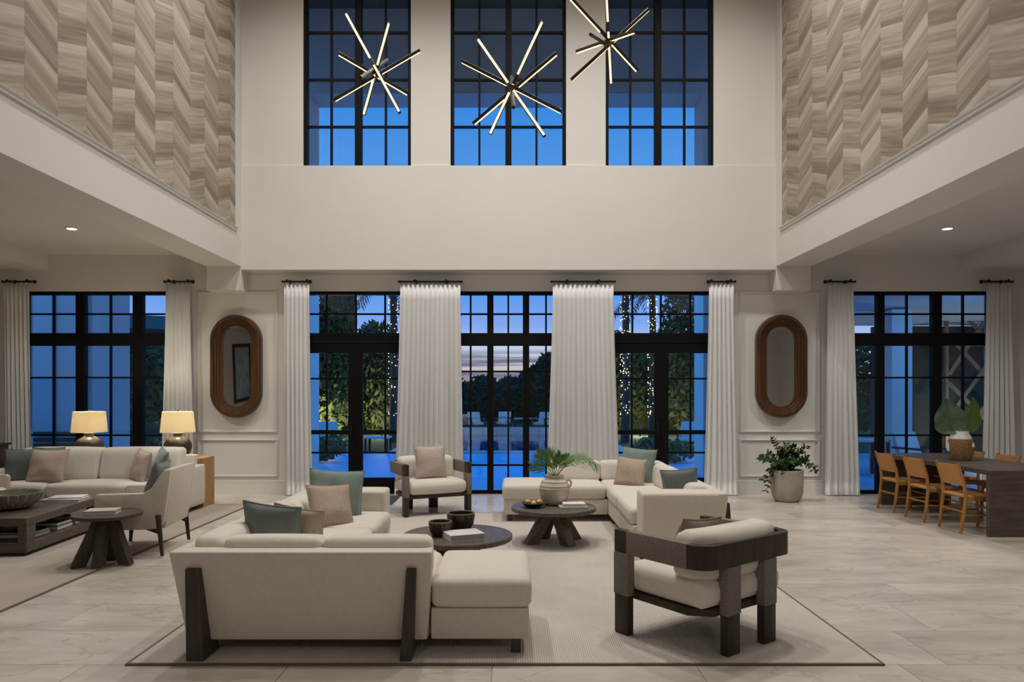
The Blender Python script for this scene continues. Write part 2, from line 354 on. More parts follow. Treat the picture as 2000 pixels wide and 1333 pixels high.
# lower back wall with its five openings
def wall_with_openings(x0, x1, z0, z1, y0, y1, ops):
    mb = MB(); ops = sorted(ops); px = x0
    for (a, b_, c, d_) in ops:
        mb.box((px, y0, z0), (a, y1, z1))
        if c > z0: mb.box((a, y0, z0), (b_, y1, c))
        if d_ < z1: mb.box((a, y0, d_), (b_, y1, z1))
        px = b_
    mb.box((px, y0, z0), (x1, y1, z1)); return mb
YG = 11.42                       # plane of the lower frames
WT = Z(568.5, YW)
def wx(a): return X(a, YG)
OPS = {'window_1': (wx(44), wx(366)), 'door_1': (wx(577), wx(811)), 'window_2': (wx(881), wx(1104)), 'door_2': (wx(1174), wx(1410)), 'window_3': (wx(1626), wx(1942))}
structure(wall_with_openings(-XO, XO, -.1, 4.3, YW, YW+.32, [(a, b_, 0.0, WT) for a, b_ in OPS.values()]), 'wall_back', PLASTER)
UW = {'window_4': (591, 802), 'window_5': (879.5, 1106), 'window_6': (1183.5, 1395)}
UZ0, UZ1 = Z(323.5, YF), 8.75
ops = [(X(a, YF), X(b_, YF), UZ0, UZ1) for a, b_ in UW.values()]
structure(wall_with_openings(XL-.6, XR+.6, UZ0, ATRIUM_Z+.2, YF+.03, YF+.35, ops), 'wall_back_upper', PLASTER)
structure(MB().box((XL, YF, FASC_B), (XR, YF+.33, UZ0)), 'wall_back_fascia', PLASTER)
# galleries: beam, wall and wallpaper strips
def gallery(side):
    s = -1 if side == 'left' else 1; xi = XL if s < 0 else XR; xo = xi+s*.54
    lo, hi = min(xi, xo), max(xi, xo)
    w = structure(MB().box((lo, -4, BEAM_B), (hi, YF+.33, ATRIUM_Z+.2)), f'wall_{side}_gallery', PLASTER)
    y1 = 10.80; e = .006; k = 0
    edges = [10.62-.45*i for i in range(14)]
    hi_y = y1
    srcs = {}
    for yb in edges:
        wdt = hi_y-yb; par = (round((yb-6.12)/.45)) % 2
        key = (par, round(wdt, 3))
        if key not in srcs:
            srcs[key] = MB().box((0, .0008, 0), (e, wdt-.0008, ATRIUM_Z-TRIM_Z-.04), 0).build('wallpaper_strip', WALLP[par], w)
            p = srcs[key]
        else: p = inst(srcs[key], w)
        p.location = (xi if s < 0 else xi-e, yb, TRIM_Z+.04); hi_y = yb
    # moulding on the ledge
    prof = [(0, 0), (.018, .0), (.022, .012), (.012, .022), (.012, .036), (.028, .044), (.032, .058), (.014, .066), (0, .068)]
    prof = [(xi-s*u, TRIM_Z-.015+v) for u, v in prof]
    structure(MB().prism(prof, -4, 10.86, 'xz'), f'trim_{1 if s<0 else 2}', TRIMW)
    structure(MB().box((min(xi, xi-s*.012), 10.80, TRIM_Z+.05), (max(xi, xi-s*.012), 10.825, ATRIUM_Z)), f'trim_{3 if s<0 else 4}', TRIMW)
    # dropped end of the beam at the back wall
    structure(MB().box((lo, YF, Z(567.5, YF)), (hi, YW, BEAM_B), .004, 1), f'trim_{5 if s<0 else 6}', PLASTER)
gallery('left'); gallery('right')
structure(MB().box((-XO-.2, -4.2, AISLE_Z), (XL-.54, YW, AISLE_Z+.2)), 'ceiling_left', CEIL)
structure(MB().box((XR+.54, -4.2, AISLE_Z), (XO+.2, YW, AISLE_Z+.2)), 'ceiling_right', CEIL)
structure(MB().box((-XO, -4, 3.575), (-7.39, YW, AISLE_Z)), 'ceiling_left_soffit', CEIL)
structure(MB().box((7.2, -4, 3.575), (XO, YW, AISLE_Z)), 'ceiling_right_soffit', CEIL)
structure(MB().box((XL-.6, -4.2, ATRIUM_Z), (XR+.6, YF+.4, ATRIUM_Z+.2)), 'ceiling', CEIL)
structure(MB().box((-XO-.2, -4.2, 0), (-XO, YW+.3, 4.2)), 'wall_left', PLASTER)
structure(MB().box((XO, -4.2, 0), (XO+.2, YW+.3, 4.2)), 'wall_right', PLASTER)
structure(MB().box((-XO-.2, -4.2, 0), (XO+.2, -4, ATRIUM_Z+.2)), 'wall_front', PLASTER)
structure(MB().box((XR+.54, -.3, 0), (XO, -.1, AISLE_Z)), 'wall_front_right', PLASTER)

# panel mouldings on the two piers with the mirrors, baseboards
def frame_mould(mb, x0, x1, z0, z1, w=.045, d=.022):
    for (a, b_, c, e) in ((x0, x1, z0, z0+w), (x0, x1, z1-w, z1), (x0, x0+w, z0+w, z1-w), (x1-w, x1, z0+w, z1-w)):
        mb.box((a, YW-d*.55, c), (b_, YW, e))
        if b_-a > e-c: mb.box((a+w*.25, YW-d, c+w*.28), (b_-w*.25, YW, e-w*.28), .005, 1)
        else: mb.box((a+w*.28, YW-d, c-w*.6), (b_-w*.28, YW, e+w*.6), .005, 1)
for i, (a, b_) in enumerate(((385, 544), (1443, 1602))):
    x0, x1 = X(a, YW), X(b_, YW)
    mb = MB(); frame_mould(mb, x0, x1, Z(846, YW), Z(569, YW)); structure(mb, f'trim_{7+3*i}', TRIMW)
    mb = MB(); frame_mould(mb, x0, x1, Z(933, YW), Z(857, YW)); structure(mb, f'trim_{8+3*i}', TRIMW)
def base_piece(x0, x1): return MB().box((x0, YW-.022, 0), (x1, YW, .19)).box((x0, YW-.016, .19), (x1, YW, .215), .006, 2)
xs = [-XO]+[v for p in OPS.values() for v in p]+[XO]
for i in range(0, len(xs), 2):
    structure(base_piece(xs[i], xs[i+1]), f'baseboard_{i//2+1}', TRIMW)

# ------------------------------------------------------------------ windows and glazed doors
def bar(mb, x0, x1, z0, z1, y0, y1): mb.box((x0, y0, z0), (x1, y1, z1))
def pane(root, x0, x1, z0, z1, y): MB().box((x0, y, z0), (x1, y+.008, z1)).build('pane', GLASS, root)
def struct_root(name):
    o = bpy.data.objects.new(name, None); COL.objects.link(o); o['kind'] = 'structure'; return o
def glaze(root, xs_, zs_, y):     # xs_/zs_: lists of (lo,hi) clear openings
    for (a, b_) in xs_:
        for (c, d_) in zs_: pane(root, a-.004, b_+.004, c-.004, d_+.004, y)
def cells(lo, hi, cuts, w):
    out = []; p = lo
    for c in cuts: out.append((p, c-w/2)); p = c+w/2
    out.append((p, hi)); return out
DY = .09
def lower_window(name, x0, x1, cols, transom_rows, lower_rows, mull_w=.105):
    """cols: list of (lo,hi,[muntin x]) glazed bays; rows in metres"""
    root = struct_root(name); y0, y1 = YG, YG+DY
    zt0, zt1 = Z(675.5, YG), Z(651, YG); top = Z(576, YG); bot = Z(959, YG)
    fr = MB()
    bar(fr, x0, x1, top, WT, y0, y1+.02); bar(fr, x0, x1, 0, bot, y0, y1+.02)
    bar(fr, x0, cols[0][0], bot, top, y0, y1+.02); bar(fr, cols[-1][1], x1, bot, top, y0, y1+.02)
    fr.build('frame', BLACK, root)
    MB().box((x0, y0-.004, zt0), (x1, y1, zt1)).build('transom_bar', BLACK, root)
    for a, b_ in zip(cols[:-1], cols[1:]):
        m_ = MB(); bar(m_, a[1], b_[0], bot, zt0, y0-.003, y1+.01); m_.build('mullion', BLACK, root)
        m_ = MB(); bar(m_, a[1], b_[0], zt1, top, y0-.003, y1+.01); m_.build('mullion', BLACK, root)
    mw = .028
    for (a, b_, cuts) in cols:
        for (c, d_, rows) in ((bot, zt0, lower_rows), (zt1, top, transom_rows)):
            for cx in cuts: MB().box((cx-mw/2, y0+.02, c), (cx+mw/2, y0+.06, d_)).build('muntin', BLACK, root)
            for rz in rows: MB().box((a, y0+.021, rz-mw/2), (b_, y0+.059, rz+mw/2)).build('muntin', BLACK, root)
            glaze(root, cells(a, b_, cuts, mw), cells(c, d_, rows, mw), y0+.036)
    return root
TR = [Z(613.5, YG)]
LR = [Z(726, YG), Z(909.5, YG)]
def w(*p): return tuple(wx(q) for q in p)
lower_window('window_2', *OPS['window_2'], [(*w(888, 951.6), [wx(919)]), (*w(963.7, 1021.3), [wx(992.7)]), (*w(1033.6, 1097), [wx(1066.6)])], TR, LR)
LR2 = [Z(738, YG), Z(851, YG)]
lower_window('window_1', *OPS['window_1'], [(*w(52, 147.7), [wx(102.8)]), (*w(164.8, 259), [wx(214)]), (*w(278, 358), [wx(326)])], TR, LR2)
lower_window('window_3', *OPS['window_3'], [(*w(1634, 1713.5), [wx(1664)]), (*w(1727.7, 1822), [wx(1773)]), (*w(1839.6, 1932), [wx(1883)])], TR, LR2)
def door_unit(name, x0, x1, cxp, tr_cuts, leaf_m):
    root = struct_root(name); y0, y1 = YG, YG+DY; mw = .028
    top = Z(576, YG); zt0, zt1 = Z(690, YG), Z(651, YG); hb = Z(668, YG)
    fr = MB(); bar(fr, x0, x1, top, WT, y0, y1+.02); bar(fr, x0, x0+.05, 0, top, y0, y1+.02); bar(fr, x1-.05, x1, 0, top, y0, y1+.02); bar(fr, x0+.05, x1-.05, hb, zt1, y0-.004, y1+.02)
    bar(fr, x0+.05, x1-.05, 0, .02, y0, y1+.02); fr.build('frame', BLACK, root)
    xa, xb = x0+.05, x1-.05
    for cx in tr_cuts: MB().box((cx-mw/2, y0+.02, zt1), (cx+mw/2, y0+.06, top)).build('muntin', BLACK, root)
    MB().box((xa, y0+.021, TR[0]-mw/2), (xb, y0+.059, TR[0]+mw/2)).build('muntin', BLACK, root)
    glaze(root, cells(xa, xb, tr_cuts, mw), cells(zt1, top, TR, mw), y0+.036)
    cx = wx(cxp); st = wx(cxp+14)-cx
    for (a, b_, g0, g1, mx_) in ((xa+.004, cx-.003, xa+st, cx-st, leaf_m[0]), (cx+.003, xb-.004, cx+st, xb-st, leaf_m[1])):
        lf = MB(); zb = Z(934, YG)
        bar(lf, a, g0, .022, hb-.004, y0+.01, y0+.065); bar(lf, g1, b_, .022, hb-.004, y0+.01, y0+.065)
        bar(lf, g0, g1, .022, zb, y0+.01, y0+.065); bar(lf, g0, g1, zt0, hb-.004, y0+.01, y0+.065)
        lo = lf.build('door_leaf', BLACK, root)
        z1_, z2_ = Z(740, YG), Z(885, YG); r0, r1 = Z(849, YG), Z(841, YG)
        MB().box((g0, y0+.012, r0), (g1, y0+.062, r1)).build('lock_rail', BLACK, lo)
        for (c, d_) in ((zb, r0), (r1, zt0)):
            if c == zb: MB().box((mx_-mw/2, y0+.022, z2_), (mx_+mw/2, y0+.058, d_)).build('muntin', BLACK, lo)
            else: MB().box((mx_-mw/2, y0+.022, c), (mx_+mw/2, y0+.058, d_)).build('muntin', BLACK, lo)
        for zz in (z1_, z2_): MB().box((g0, y0+.023, zz-mw/2), (g1, y0+.057, zz+mw/2)).build('muntin', BLACK, lo)
        for (c, d_, cut) in ((zb, z2_-mw/2, False), (z2_+mw/2, r0, True), (r1, z1_-mw/2, True), (z1_+mw/2, zt0, True)):
            for (p, q) in (cells(g0, g1, [mx_], mw) if cut else [(g0, g1)]): pane(lo, p-.004, q+.004, c-.004, d_+.004, y0+.036)
    hs = -1
    MB().box((cx-st*.55-.012, y0-.012, .92), (cx-st*.55+.012, y0+.012, 1.14), .004, 1).tube([(cx-st*.55, y0-.012, 1.02), (cx-st*.55, y0-.05, 1.02), (cx-st*.55-.11, y0-.055, 1.02)], .008, 8).build('door_handle', RODM, root)
door_unit('door_1', *OPS['door_1'], 694, [wx(637.5), wx(694.5), wx(751.5)], (wx(637.5), wx(752)))
door_unit('door_2', *OPS['door_2'], 1292, [wx(1235.8), wx(1291.5), wx(1349)], (wx(1234.5), wx(1349.5)))
def upper_window(name, p):
    a, b_ = UW[name]; root = struct_root(name); y0 = YF+.06; y1 = y0+.12; mw = .032
    q = lambda v: X(v, y0)
    x0, x1 = X(a, YF), X(b_, YF); fw = .05
    fr = MB(); bar(fr, x0, x0+fw, UZ0, UZ1, y0, y1); bar(fr, x1-fw, x1, UZ0, UZ1, y0, y1); bar(fr, x0+fw, x1-fw, UZ0, UZ0+.02, y0, y1); bar(fr, x0+fw, x1-fw, UZ1-fw, UZ1, y0, y1)
    fr.build('frame', BLACK, root)
    m0, m1 = q(p[1]), q(p[2]); MB().box((m0, y0-.003, UZ0+.02), (m1, y1-.02, UZ1-fw)).build('mullion', BLACK, root)
    rows = [Z(246, y0)+i*(Z(153.5, y0)-Z(246, y0)) for i in range(4)]
    for (lo, hi, c) in ((x0+fw, m0, q(p[0])), (m1, x1-fw, q(p[3]))):
        MB().box((c-mw/2, y0+.03, UZ0+.02), (c+mw/2, y0+.08, UZ1-fw)).build('muntin', BLACK, root)
        for rz in rows: MB().box((lo, y0+.031, rz-mw/2), (hi, y0+.079, rz+mw/2)).build('muntin', BLACK, root)
        glaze(root, cells(lo, hi, [c], mw), cells(UZ0+.02, UZ1-fw, rows, mw), y0+.05)
upper_window('window_4', (646, 693, 706, 752.6))
upper_window('window_5', (936, 987, 999, 1048))
upper_window('window_6', (1232, 1279, 1292, 1338))

# ------------------------------------------------------------------ ceiling lights
def downlight(loc, label, group=None):
    t = thing('downlight', label, 'downlight', loc, 0, group)
    MB().lathe([(.055, 0), (.085, -.001), (.088, -.006), (.082, -.012), (.062, -.012), (.058, -.004)], 24).build('trim_ring', TRIMW, t)
    MB().lathe([(.0601, -.003), (.0601, -.007)], 20).build('lens', DISC, t)
for (x, y) in AISLE_LAMPS:
    if y > 9: downlight((x, y, AISLE_Z), f'round recessed downlight glowing in the ceiling over the {"pale sofa with table lamps" if x<0 else "dining table"}')

# ------------------------------------------------------------------ starburst chandeliers
def chandelier(hub_px, Y0, bars, shorts, label):
    hub = at(*hub_px, Y0); t = thing('starburst_chandelier', label, 'chandelier', hub)
    for i, (a, b_, face, dy) in enumerate(bars):
        sh = [-.035, .0, .03, .06][i % 4]
        p = at(*a, Y0+dy+sh)-hub; q = at(*b_, Y0-dy+sh)-hub
        d = (q-p); ln = d.length; d.normalize()
        fdir = Vector((0, -1, 0)) if face == 'cam' else Vector((0, .12, -1))
        f = (fdir-d*fdir.dot(d)).normalized(); s_ = d.cross(f); M = Matrix.Translation((p+q)/2) @ Matrix((d, s_, f)).transposed().to_4x4()
        hw = .016
        br = MB().box((-ln/2, -hw, -hw), (ln/2, hw, hw), .003, 1, M).build('light_bar', BRONZED, t)
        g = .05
        MB().box((-ln/2+.01, -hw*.66, hw-.001), (-g, hw*.66, hw+.005), 0, 1, M).box((g, -hw*.66, hw-.001), (ln/2-.01, hw*.66, hw+.005), 0, 1, M).build('led_strip', LED, br)
    for (a, b_, dy) in shorts:
        p = at(*a, Y0+dy)-hub; q = at(*b_, Y0-dy)-hub; d = (q-p); ln = d.length; d.normalize(); s_ = d.orthogonal().normalized(); u = d.cross(s_)
        M = Matrix.Translation((p+q)/2) @ Matrix((d, s_, u)).transposed().to_4x4()
        MB().box((-ln/2, -.0155, -.0155), (ln/2, .0155, .0155), .003, 1, M).build('light_bar', BRONZED, t)
    MB().tube([(0, -.05, 0), (0, .08, 0)], .028, 14).tube([(-.035, .02, 0), (.035, .02, 0)], .02, 12).build('hub', BRONZE, t)
    MB().tube([(0, .03, 0), (0, .03, ATRIUM_Z-hub.z-.03)], .0016, 5).build('suspension_wire', RODM, t)
    MB().lathe([(.06, 0), (.06, -.03), (.02, -.035)], 20, (0, .03, ATRIUM_Z-hub.z)).build('canopy', BRONZED, t)
chandelier((735, 142), 7.5, [((676, 28), (781, 221), 'cam', .16), ((761, 44), (711, 225), 'cam', -.2), ((820, 98), (652, 196), 'dn', .1), ((661, 104), (798, 184), 'dn', -.12)],
           [((757, 117), (704, 152), .42)], 'starburst chandelier of thin lit bars hanging before the window by the left gallery')
chandelier((1000, 175), 7.0, [((933, 78), (1064, 267), 'cam', .1), ((1060, 42), (957, 263), 'cam', -.18), ((902, 119), (1098, 219), 'dn', .1), ((1087, 104), (924, 242), 'dn', -.15)],
           [((999, 150), (1003, 210), .5)], 'starburst chandelier of thin lit bars hanging lowest, before the middle high window')
chandelier((1186, 84), 7.6, [((1266, 18), (1116, 155), 'dn', .12), ((1181, -62), (1193, 166), 'cam', -.1), ((1113, -6), (1246, 139), 'dn', -.12), ((1126, 101), (1240, 61), 'dn', .38)],
           [((1153, 67), (1214, 104), -.42)], 'starburst chandelier of thin lit bars hanging highest, cut off by the top of the picture')

# ------------------------------------------------------------------ curtains
YC = 11.16
def curtain(t0, t1, b0, b1, label, folds, seed):
    rg = random.Random(seed); zt = Z(556, YC); zb = .012
    x0, x1 = X(t0, YC), X(t1, YC); u0, u1 = X(b0, YC), X(b1, YC)
    t = thing('curtain', label, 'curtain', ((x0+x1)/2, YC, 0))
    cx = (x0+x1)/2
    nseg = folds*14; ph = [rg.uniform(-.5, .5) for _ in range(folds+2)]; am = [rg.uniform(.6, 1.25) for _ in range(folds+2)]
    rows = 14; V, Fc = [], []
    for j in range(rows+1):
        f = j/rows; z = zt+(zb-zt)*f; a = x0+(u0-x0)*f**1.2; b_ = x1+(u1-x1)*f**1.2
        for side in (0, 1):
            for i in range(nseg+1):
                s = i/nseg; k = s*folds; ii = int(k)
                q = 2*PI*(k+ph[ii]*(1-(k-ii))*.45*f+ph[ii+1]*(k-ii)*.45*f)
                A = (.012+.018*min(1, f*1.6))*(am[ii]*(1-(k-ii))+am[ii+1]*(k-ii))
                x = a+(b_-a)*s+.012*math.sin(2*q)*f
                y = A*math.sin(q)+.012*f*math.sin(s*9+seed)+(.004 if side else 0)
                V.append((x-cx, y, z))
    W = nseg+1
    for j in range(rows):
        for i in range(nseg):
            a = j*2*W+i; c = (j+1)*2*W+i
            Fc.append((a, a+1, c+1, c)); Fc.append((a+W, c+W, c+W+1, a+W+1))
        for i in (0, nseg):
            a = j*2*W+i; c = (j+1)*2*W+i; Fc.append((a, c, c+W, a+W))
    for j in (0, rows):
        for i in range(nseg): a = j*2*W+i; Fc.append((a, a+W, a+W+1, a+1))
    MB().add(V, Fc).build('drape', CURT, t, sharp=2.5)
    zr = Z(550.5, YC); hw = (x1-x0)/2+.02
    MB().tube([(-hw, 0, zr), (hw, 0, zr)], .016, 10).build('rod', RODM, t)
    for s in (-1, 1):
        MB().lathe([(.016, 0), (.022, .003), (.022, .012), (.014, .018)], 12, M=Matrix.Translation((s*hw, 0, zr)) @ Matrix.Rotation(s*PI/2, 4, 'Y')).build('finial', RODM, t)
        xb = s*hw*.5 if hw > .35 else s*hw*.72
        MB().tube([(xb, 0, zr+.012), (xb, .06, zr+.024), (xb, YW-YC, zr+.026)], .011, 8).lathe([(.03, 0), (.03, .012)], 14, M=Matrix.Translation((xb, YW-YC-.012, zr+.026)) @ Matrix.Rotation(-PI/2, 4, 'X')).tube([(xb, 0, zr+.01), (xb, 0, zr+.036)], [.02, .013], 10).build('bracket', RODM, t)
    n_ = max(6, folds)
    for i in range(n_): MB().tube([(-hw+.03+(2*hw-.06)*i/(n_-1), 0, zr-.045), (-hw+.03+(2*hw-.06)*i/(n_-1), 0, zr-.014)], .004, 5).build('hook', RODM, t)
CUR = [((8, 57), (14, 66), 'narrow white curtain at the outer side of the window behind the pale sofa', 6),
       ((324, 371), (317, 377), 'narrow white curtain between the lit table lamp and the panelled pier with a mirror', 6),
       ((555, 604), (557, 612), 'narrow white curtain beside the glazed door nearest the pale sofa', 6),
       ((782, 899), (769, 907), 'wide white curtain behind the armchair that faces the room', 13),
       ((1080, 1198), (1068, 1210), 'wide white curtain behind the sectional sofa and palm fronds', 13),
       ((1385, 1433), (1376, 1441), 'narrow white curtain between a glazed door and the potted plant', 6),
       ((1617, 1667), (1612, 1680), 'narrow white curtain between the potted plant and the dining table window', 6),
       ((1927, 1975), (1916, 1986), 'narrow white curtain at the outer side of the dining table window', 6)]
for i, (a, b_, lab, fo) in enumerate(CUR): curtain(*a, *b_, lab, fo, i+3)

# ------------------------------------------------------------------ oval mirrors
def stadium(rx, rz, n=24):     # points of a racetrack outline: half width rx, half height rz
    s = rz-rx; pts = []
    for k in range(n+1): q = PI*k/n; pts.append((rx*math.cos(q), s+rx*math.sin(q)))
    for k in range(n+1): q = PI+PI*k/n; pts.append((rx*math.cos(q), -s+rx*math.sin(q)))
    return pts
def wall_mirror(px, label):
    c = at(px, 716, YW-.03); rx, rz = 50*(YW-.1)/F, 101*(YW-.1)/F
    t = thing('wall_mirror', label, 'mirror', (c.x, YW, c.z))
    rings = [(1.0, 0), (1.0, .085), (.965, .105), (.86, .11), (.845, .088), (.76, .086), (.745, .066), (.665, .064), (.65, .044), (.56, .042), (.545, .02), (.52, .015)]
    V, Fc = [], []; base = None
    for (k, d) in rings:
        o = rx*(1-k); pts = stadium(rx-o, rz-o); m = len(pts); V += [(x, -d, z) for x, z in pts]
    for i in range(len(rings)-1):
        for k in range(m): Fc.append((i*m+k, i*m+(k+1) % m, (i+1)*m+(k+1) % m, (i+1)*m+k))
    MB().add(V, Fc).build('frame', MIRW, t, sharp=.5)
    o = rx*(1-.54); pts = stadium(rx-o, rz-o); V = [(x, -.018, z) for x, z in pts]+[(x, -.012, z) for x, z in pts]; m = len(pts)
    MB().add(V, [tuple(range(m)), tuple(range(m, 2*m))[::-1]]+[(k, (k+1) % m, m+(k+1) % m, m+k) for k in range(m)]).build('mirror_glass', MIRROR, t)
wall_mirror(462.5, 'tall oval mirror in a stepped dark wood frame near the table lamps')
wall_mirror(1525, 'tall oval mirror in a stepped dark wood frame above the potted plant')

# framed chart on the side wall, seen only in the mirror
t = thing('framed_chart', 'framed blue sea chart seen reflected in the oval mirror near the lamps', 'picture', (-XO, -.05, 2.28)); t.rotation_euler = (R(-5), 0, 0)
fm = MB(); hw, hh, fw = .72, .92, .11
for a in ((-hw, -hh, hw, -hh+fw), (-hw, hh-fw, hw, hh), (-hw, -hh+fw, -hw+fw, hh-fw), (hw-fw, -hh+fw, hw, hh-fw)): fm.box((0, a[0], a[1]), (.045, a[2], a[3]), .006, 1)
fm.build('frame', DWOOD, t)
CHART = mat('chart_print', (.28, .46, .60), .6, (.56, .70, .76), 4)
MB().box((0, -hw+fw, -hh+fw), (.02, hw-fw, hh-fw)).build('print', CHART, t)

# ------------------------------------------------------------------ rugs and door mat
def rug(name, x0, x1, y0, y1, m, label):
    t = thing(name, label, 'rug', ((x0+x1)/2, (y0+y1)/2, 0)); hx, hy = (x1-x0)/2, (y1-y0)/2
    MB().box((-hx+.02, -hy+.02, 0.0005), (hx-.02, hy-.02, .012)).build('pile', m, t)
    b = MB()
    for q in ((-hx, -hy, hx, -hy+.02), (-hx, hy-.02, hx, hy), (-hx, -hy+.02, -hx+.02, hy-.02), (hx-.02, -hy+.02, hx, hy-.02)): b.box((q[0], q[1], .0005), (q[2], q[3], .0125), .002, 1)
    b.build('binding', EDGE, t)
rug('area_rug', -2.27, 2.2, 4.18, 9.5, RUG, 'large ribbed oatmeal rug under the two sectional sofas')
rug('area_rug', -8.2, -3.73, 4.6, 10.25, RUG2, 'ribbed taupe rug under the rectangular coffee table and lounge chair')
RZ = .012
tag(MB().box((-3.35, 10.25, .0005), (-1.72, 11.1, .012), .004, 1).build('doormat', MAT_D), 'charcoal doormat on the marble in front of the glazed door', 'doormat')

# ------------------------------------------------------------------ sectional sofas
def sectional(label, loc, rz):
    t = thing('sectional_sofa', label, 'sofa', loc, rz)
    H = .642; zb = .085
    # back panel facing out of the group, with flared ends
    MB().hexa([(.075, .085, zb), (1.54, .085, zb), (1.54, .22, zb), (.075, .22, zb), (0, 0, H), (1.575, 0, H), (1.575, .15, H), (0, .15, H)], .014, 3).build('back_frame', SOFA, t)
    MB().hexa([(.075, .20, zb), (.21, .20, zb), (.21, 3.0, zb), (.075, 3.0, zb), (0, .152, H), (.10, .152, H), (.10, 3.0, H), (0, 3.0, H)], .014, 3).build('back_frame', SOFA, t)
    MB().soft((.08, 2.66, zb+.02), (.82, 3.0, H), .03, (0, 0, .006), 8).build('armrest', SOFA, t)
    MB().box((.19, .20, zb), (.86, 2.70, .275), .012, 2).build('base', SOFA, t)
    MB().box((.862, .205, zb), (1.60, .90, .275), .012, 2).box((1.56, .10, zb), (2.16, .90, .275), .012, 2).build('base', SOFA, t)
    MB().soft((1.562, .085, .277), (2.175, .93, .455), .045, (.008, .004, .015)).build('seat_cushion', CUSH, t)
    MB().soft((.885, .17, .277), (1.558, .92, .45), .05, (.004, .006, .014)).build('seat_cushion', CUSH, t)
    MB().soft((.13, .17, .277), (.88, .93, .45), .05, (.003, .003, .014)).build('seat_cushion', CUSH, t)
    MB().soft((.13, .935, .277), (.885, 1.80, .45), .05, (.006, .003, .014)).build('seat_cushion', CUSH, t)
    MB().soft((.13, 1.805, .277), (.885, 2.66, .45), .05, (.006, .003, .014)).build('seat_cushion', CUSH, t)
    def lean(x, y, z): return (x, y-.05*(z-.45)/.3, z)
    MB().soft((.27, .16, .44), (.88, .345, .695), .045, (.004, .012, .010), 10, lean).build('back_cushion', CUSH, t)
    MB().soft((.885, .16, .44), (1.555, .345, .695), .045, (.004, .012, .010), 10, lean).build('back_cushion', CUSH, t)
    def lean2(x, y, z): return (x-.05*(z-.45)/.3, y, z)
    for (a, b_, zt) in ((.165, .78, .695), (.79, 1.72, .695), (1.73, 2.56, .66)):
        MB().soft((.11, a, .44), (.285, b_, zt), .045, (.016, .004, .010), 10, lean2).build('back_cushion', CUSH, t)
    # timber brackets that carry the frame, and block feet
    def brk(xa, xc, w_=.075):     # on the outer face of the back panel
        MB().hexa([(xa-w_/2, -.035, 0), (xa+w_/2, -.035, 0), (xa+w_/2, .20, 0), (xa-w_/2, .20, 0), (xc-w_*.42, -.012, .545), (xc+w_*.42, -.012, .545), (xc+w_*.42, .06, .545), (xc-w_*.42, .06, .545)], .004, 1).build('bracket_leg', BRACKET, t)
    brk(.175, .150, .105); brk(1.425, 1.455, .07)
    for ya in (.5, 2.93):
        MB().hexa([(-.06, ya-.04, 0), (.20, ya-.04, 0), (.20, ya+.04, 0), (-.06, ya+.04, 0), (-.02, ya-.03, .545), (.06, ya-.03, .545), (.06, ya+.03, .545), (-.02, ya+.03, .545)], .004, 1).build('bracket_leg', BRACKET, t)
    for (fx, fy) in ((2.08, .14), (2.08, .84), (.80, 2.9), (.80, 1.0)):
        MB().box((fx-.03, fy-.03, 0), (fx+.03, fy+.03, zb), .004, 1).build('foot', BRACKET, t)
    return t
sectional('ivory sectional sofa seen from behind, its long back toward us on timber bracket legs', (-2.05, 4.25, RZ), 0)
sectional('ivory sectional sofa by the windows, behind the round table with the palm jar', (2.07, 9.75, RZ), PI)

# ------------------------------------------------------------------ throw pillows
def pillow(label, m, loc, size, yaw=0, tilt=0, roll=0, thick=.17, seed=0, group=None, h=None, pipe=True):
    t = thing('throw_pillow', label, 'pillow', loc, 0, group)
    t.rotation_euler = (Matrix.Rotation(R(yaw), 3, 'Z') @ Matrix.Rotation(R(tilt), 3, 'X') @ Matrix.Rotation(R(roll), 3, 'Y')).to_euler()
    h = h or size
    MB().pillow(size, h, thick, 16, seed).build('cover', m, t, sharp=1.6)
    if pipe:
        pts = []; n_ = 16; w2, h2 = size/2, h/2
        for (u0, v0, u1, v1) in ((-1, -1, 1, -1), (1, -1, 1, 1), (1, 1, -1, 1), (-1, 1, -1, -1)):
            for i in range(n_):
                u, v = u0+(u1-u0)*i/n_, v0+(v1-v0)*i/n_; pts.append((u*w2*(1-.075*(1-v*v)), 0, v*h2*(1-.075*(1-u*u))))
        MB().tube(pts, .006, 6, True).build('piping', m, t)
    return t
pillow('dark sage velvet pillow in the near corner of the sofa seen from behind', GREEND, (-1.66, 4.95, .64), .42, -8, 14, 6, .17, 1)
pillow('beige pillow mostly hidden behind the dark sage pillow in the sofa corner', BEIGE, (-1.52, 5.10, .615), .38, -10, 14, 8, .13, 2)
pillow('camel linen pillow leaning before the large sage pillow on the sofa seen from behind', BEIGE, (-1.58, 6.22, .615), .40, 38, -26, 4, .16, 3)
pillow('largest sage velvet pillow, against the far arm of the sofa seen from behind', GREENF, (-1.63, 6.62, .65), .50, 18, -20, 5, .18, 4)
pillow('blush beige pillow leaning before a sage pillow on the sofa by the windows', BEIGE, (1.50, 8.92, .62), .37, -12, -22, 7, .15, 5)
pillow('sage velvet pillow in the corner of the sofa by the windows', GREENF, (1.63, 9.17, .675), .46, -30, -16, 4, .16, 6)
pillow('small dark sage pillow behind the near arm of the sofa by the windows', GREEND, (1.79, 7.52, .625), .38, -14, 12, -6, .17, 7)
pillow('nubby beige pillow on the armchair that faces the room', PINK, (-1.085, 9.58, .685), .44, 26, -12, 0, .16, 8)
pillow('cocoa linen pillow on the armchair seen from behind', BROWN, (1.245, 4.83, .575), .40, 36, 18, 4, .17, 9)
pillow('dark sage pillow at the outer end of the pale sofa with lamps behind', GREEND, (-6.42, 9.36, .66), .44, 14, -14, 0, .17, 10)
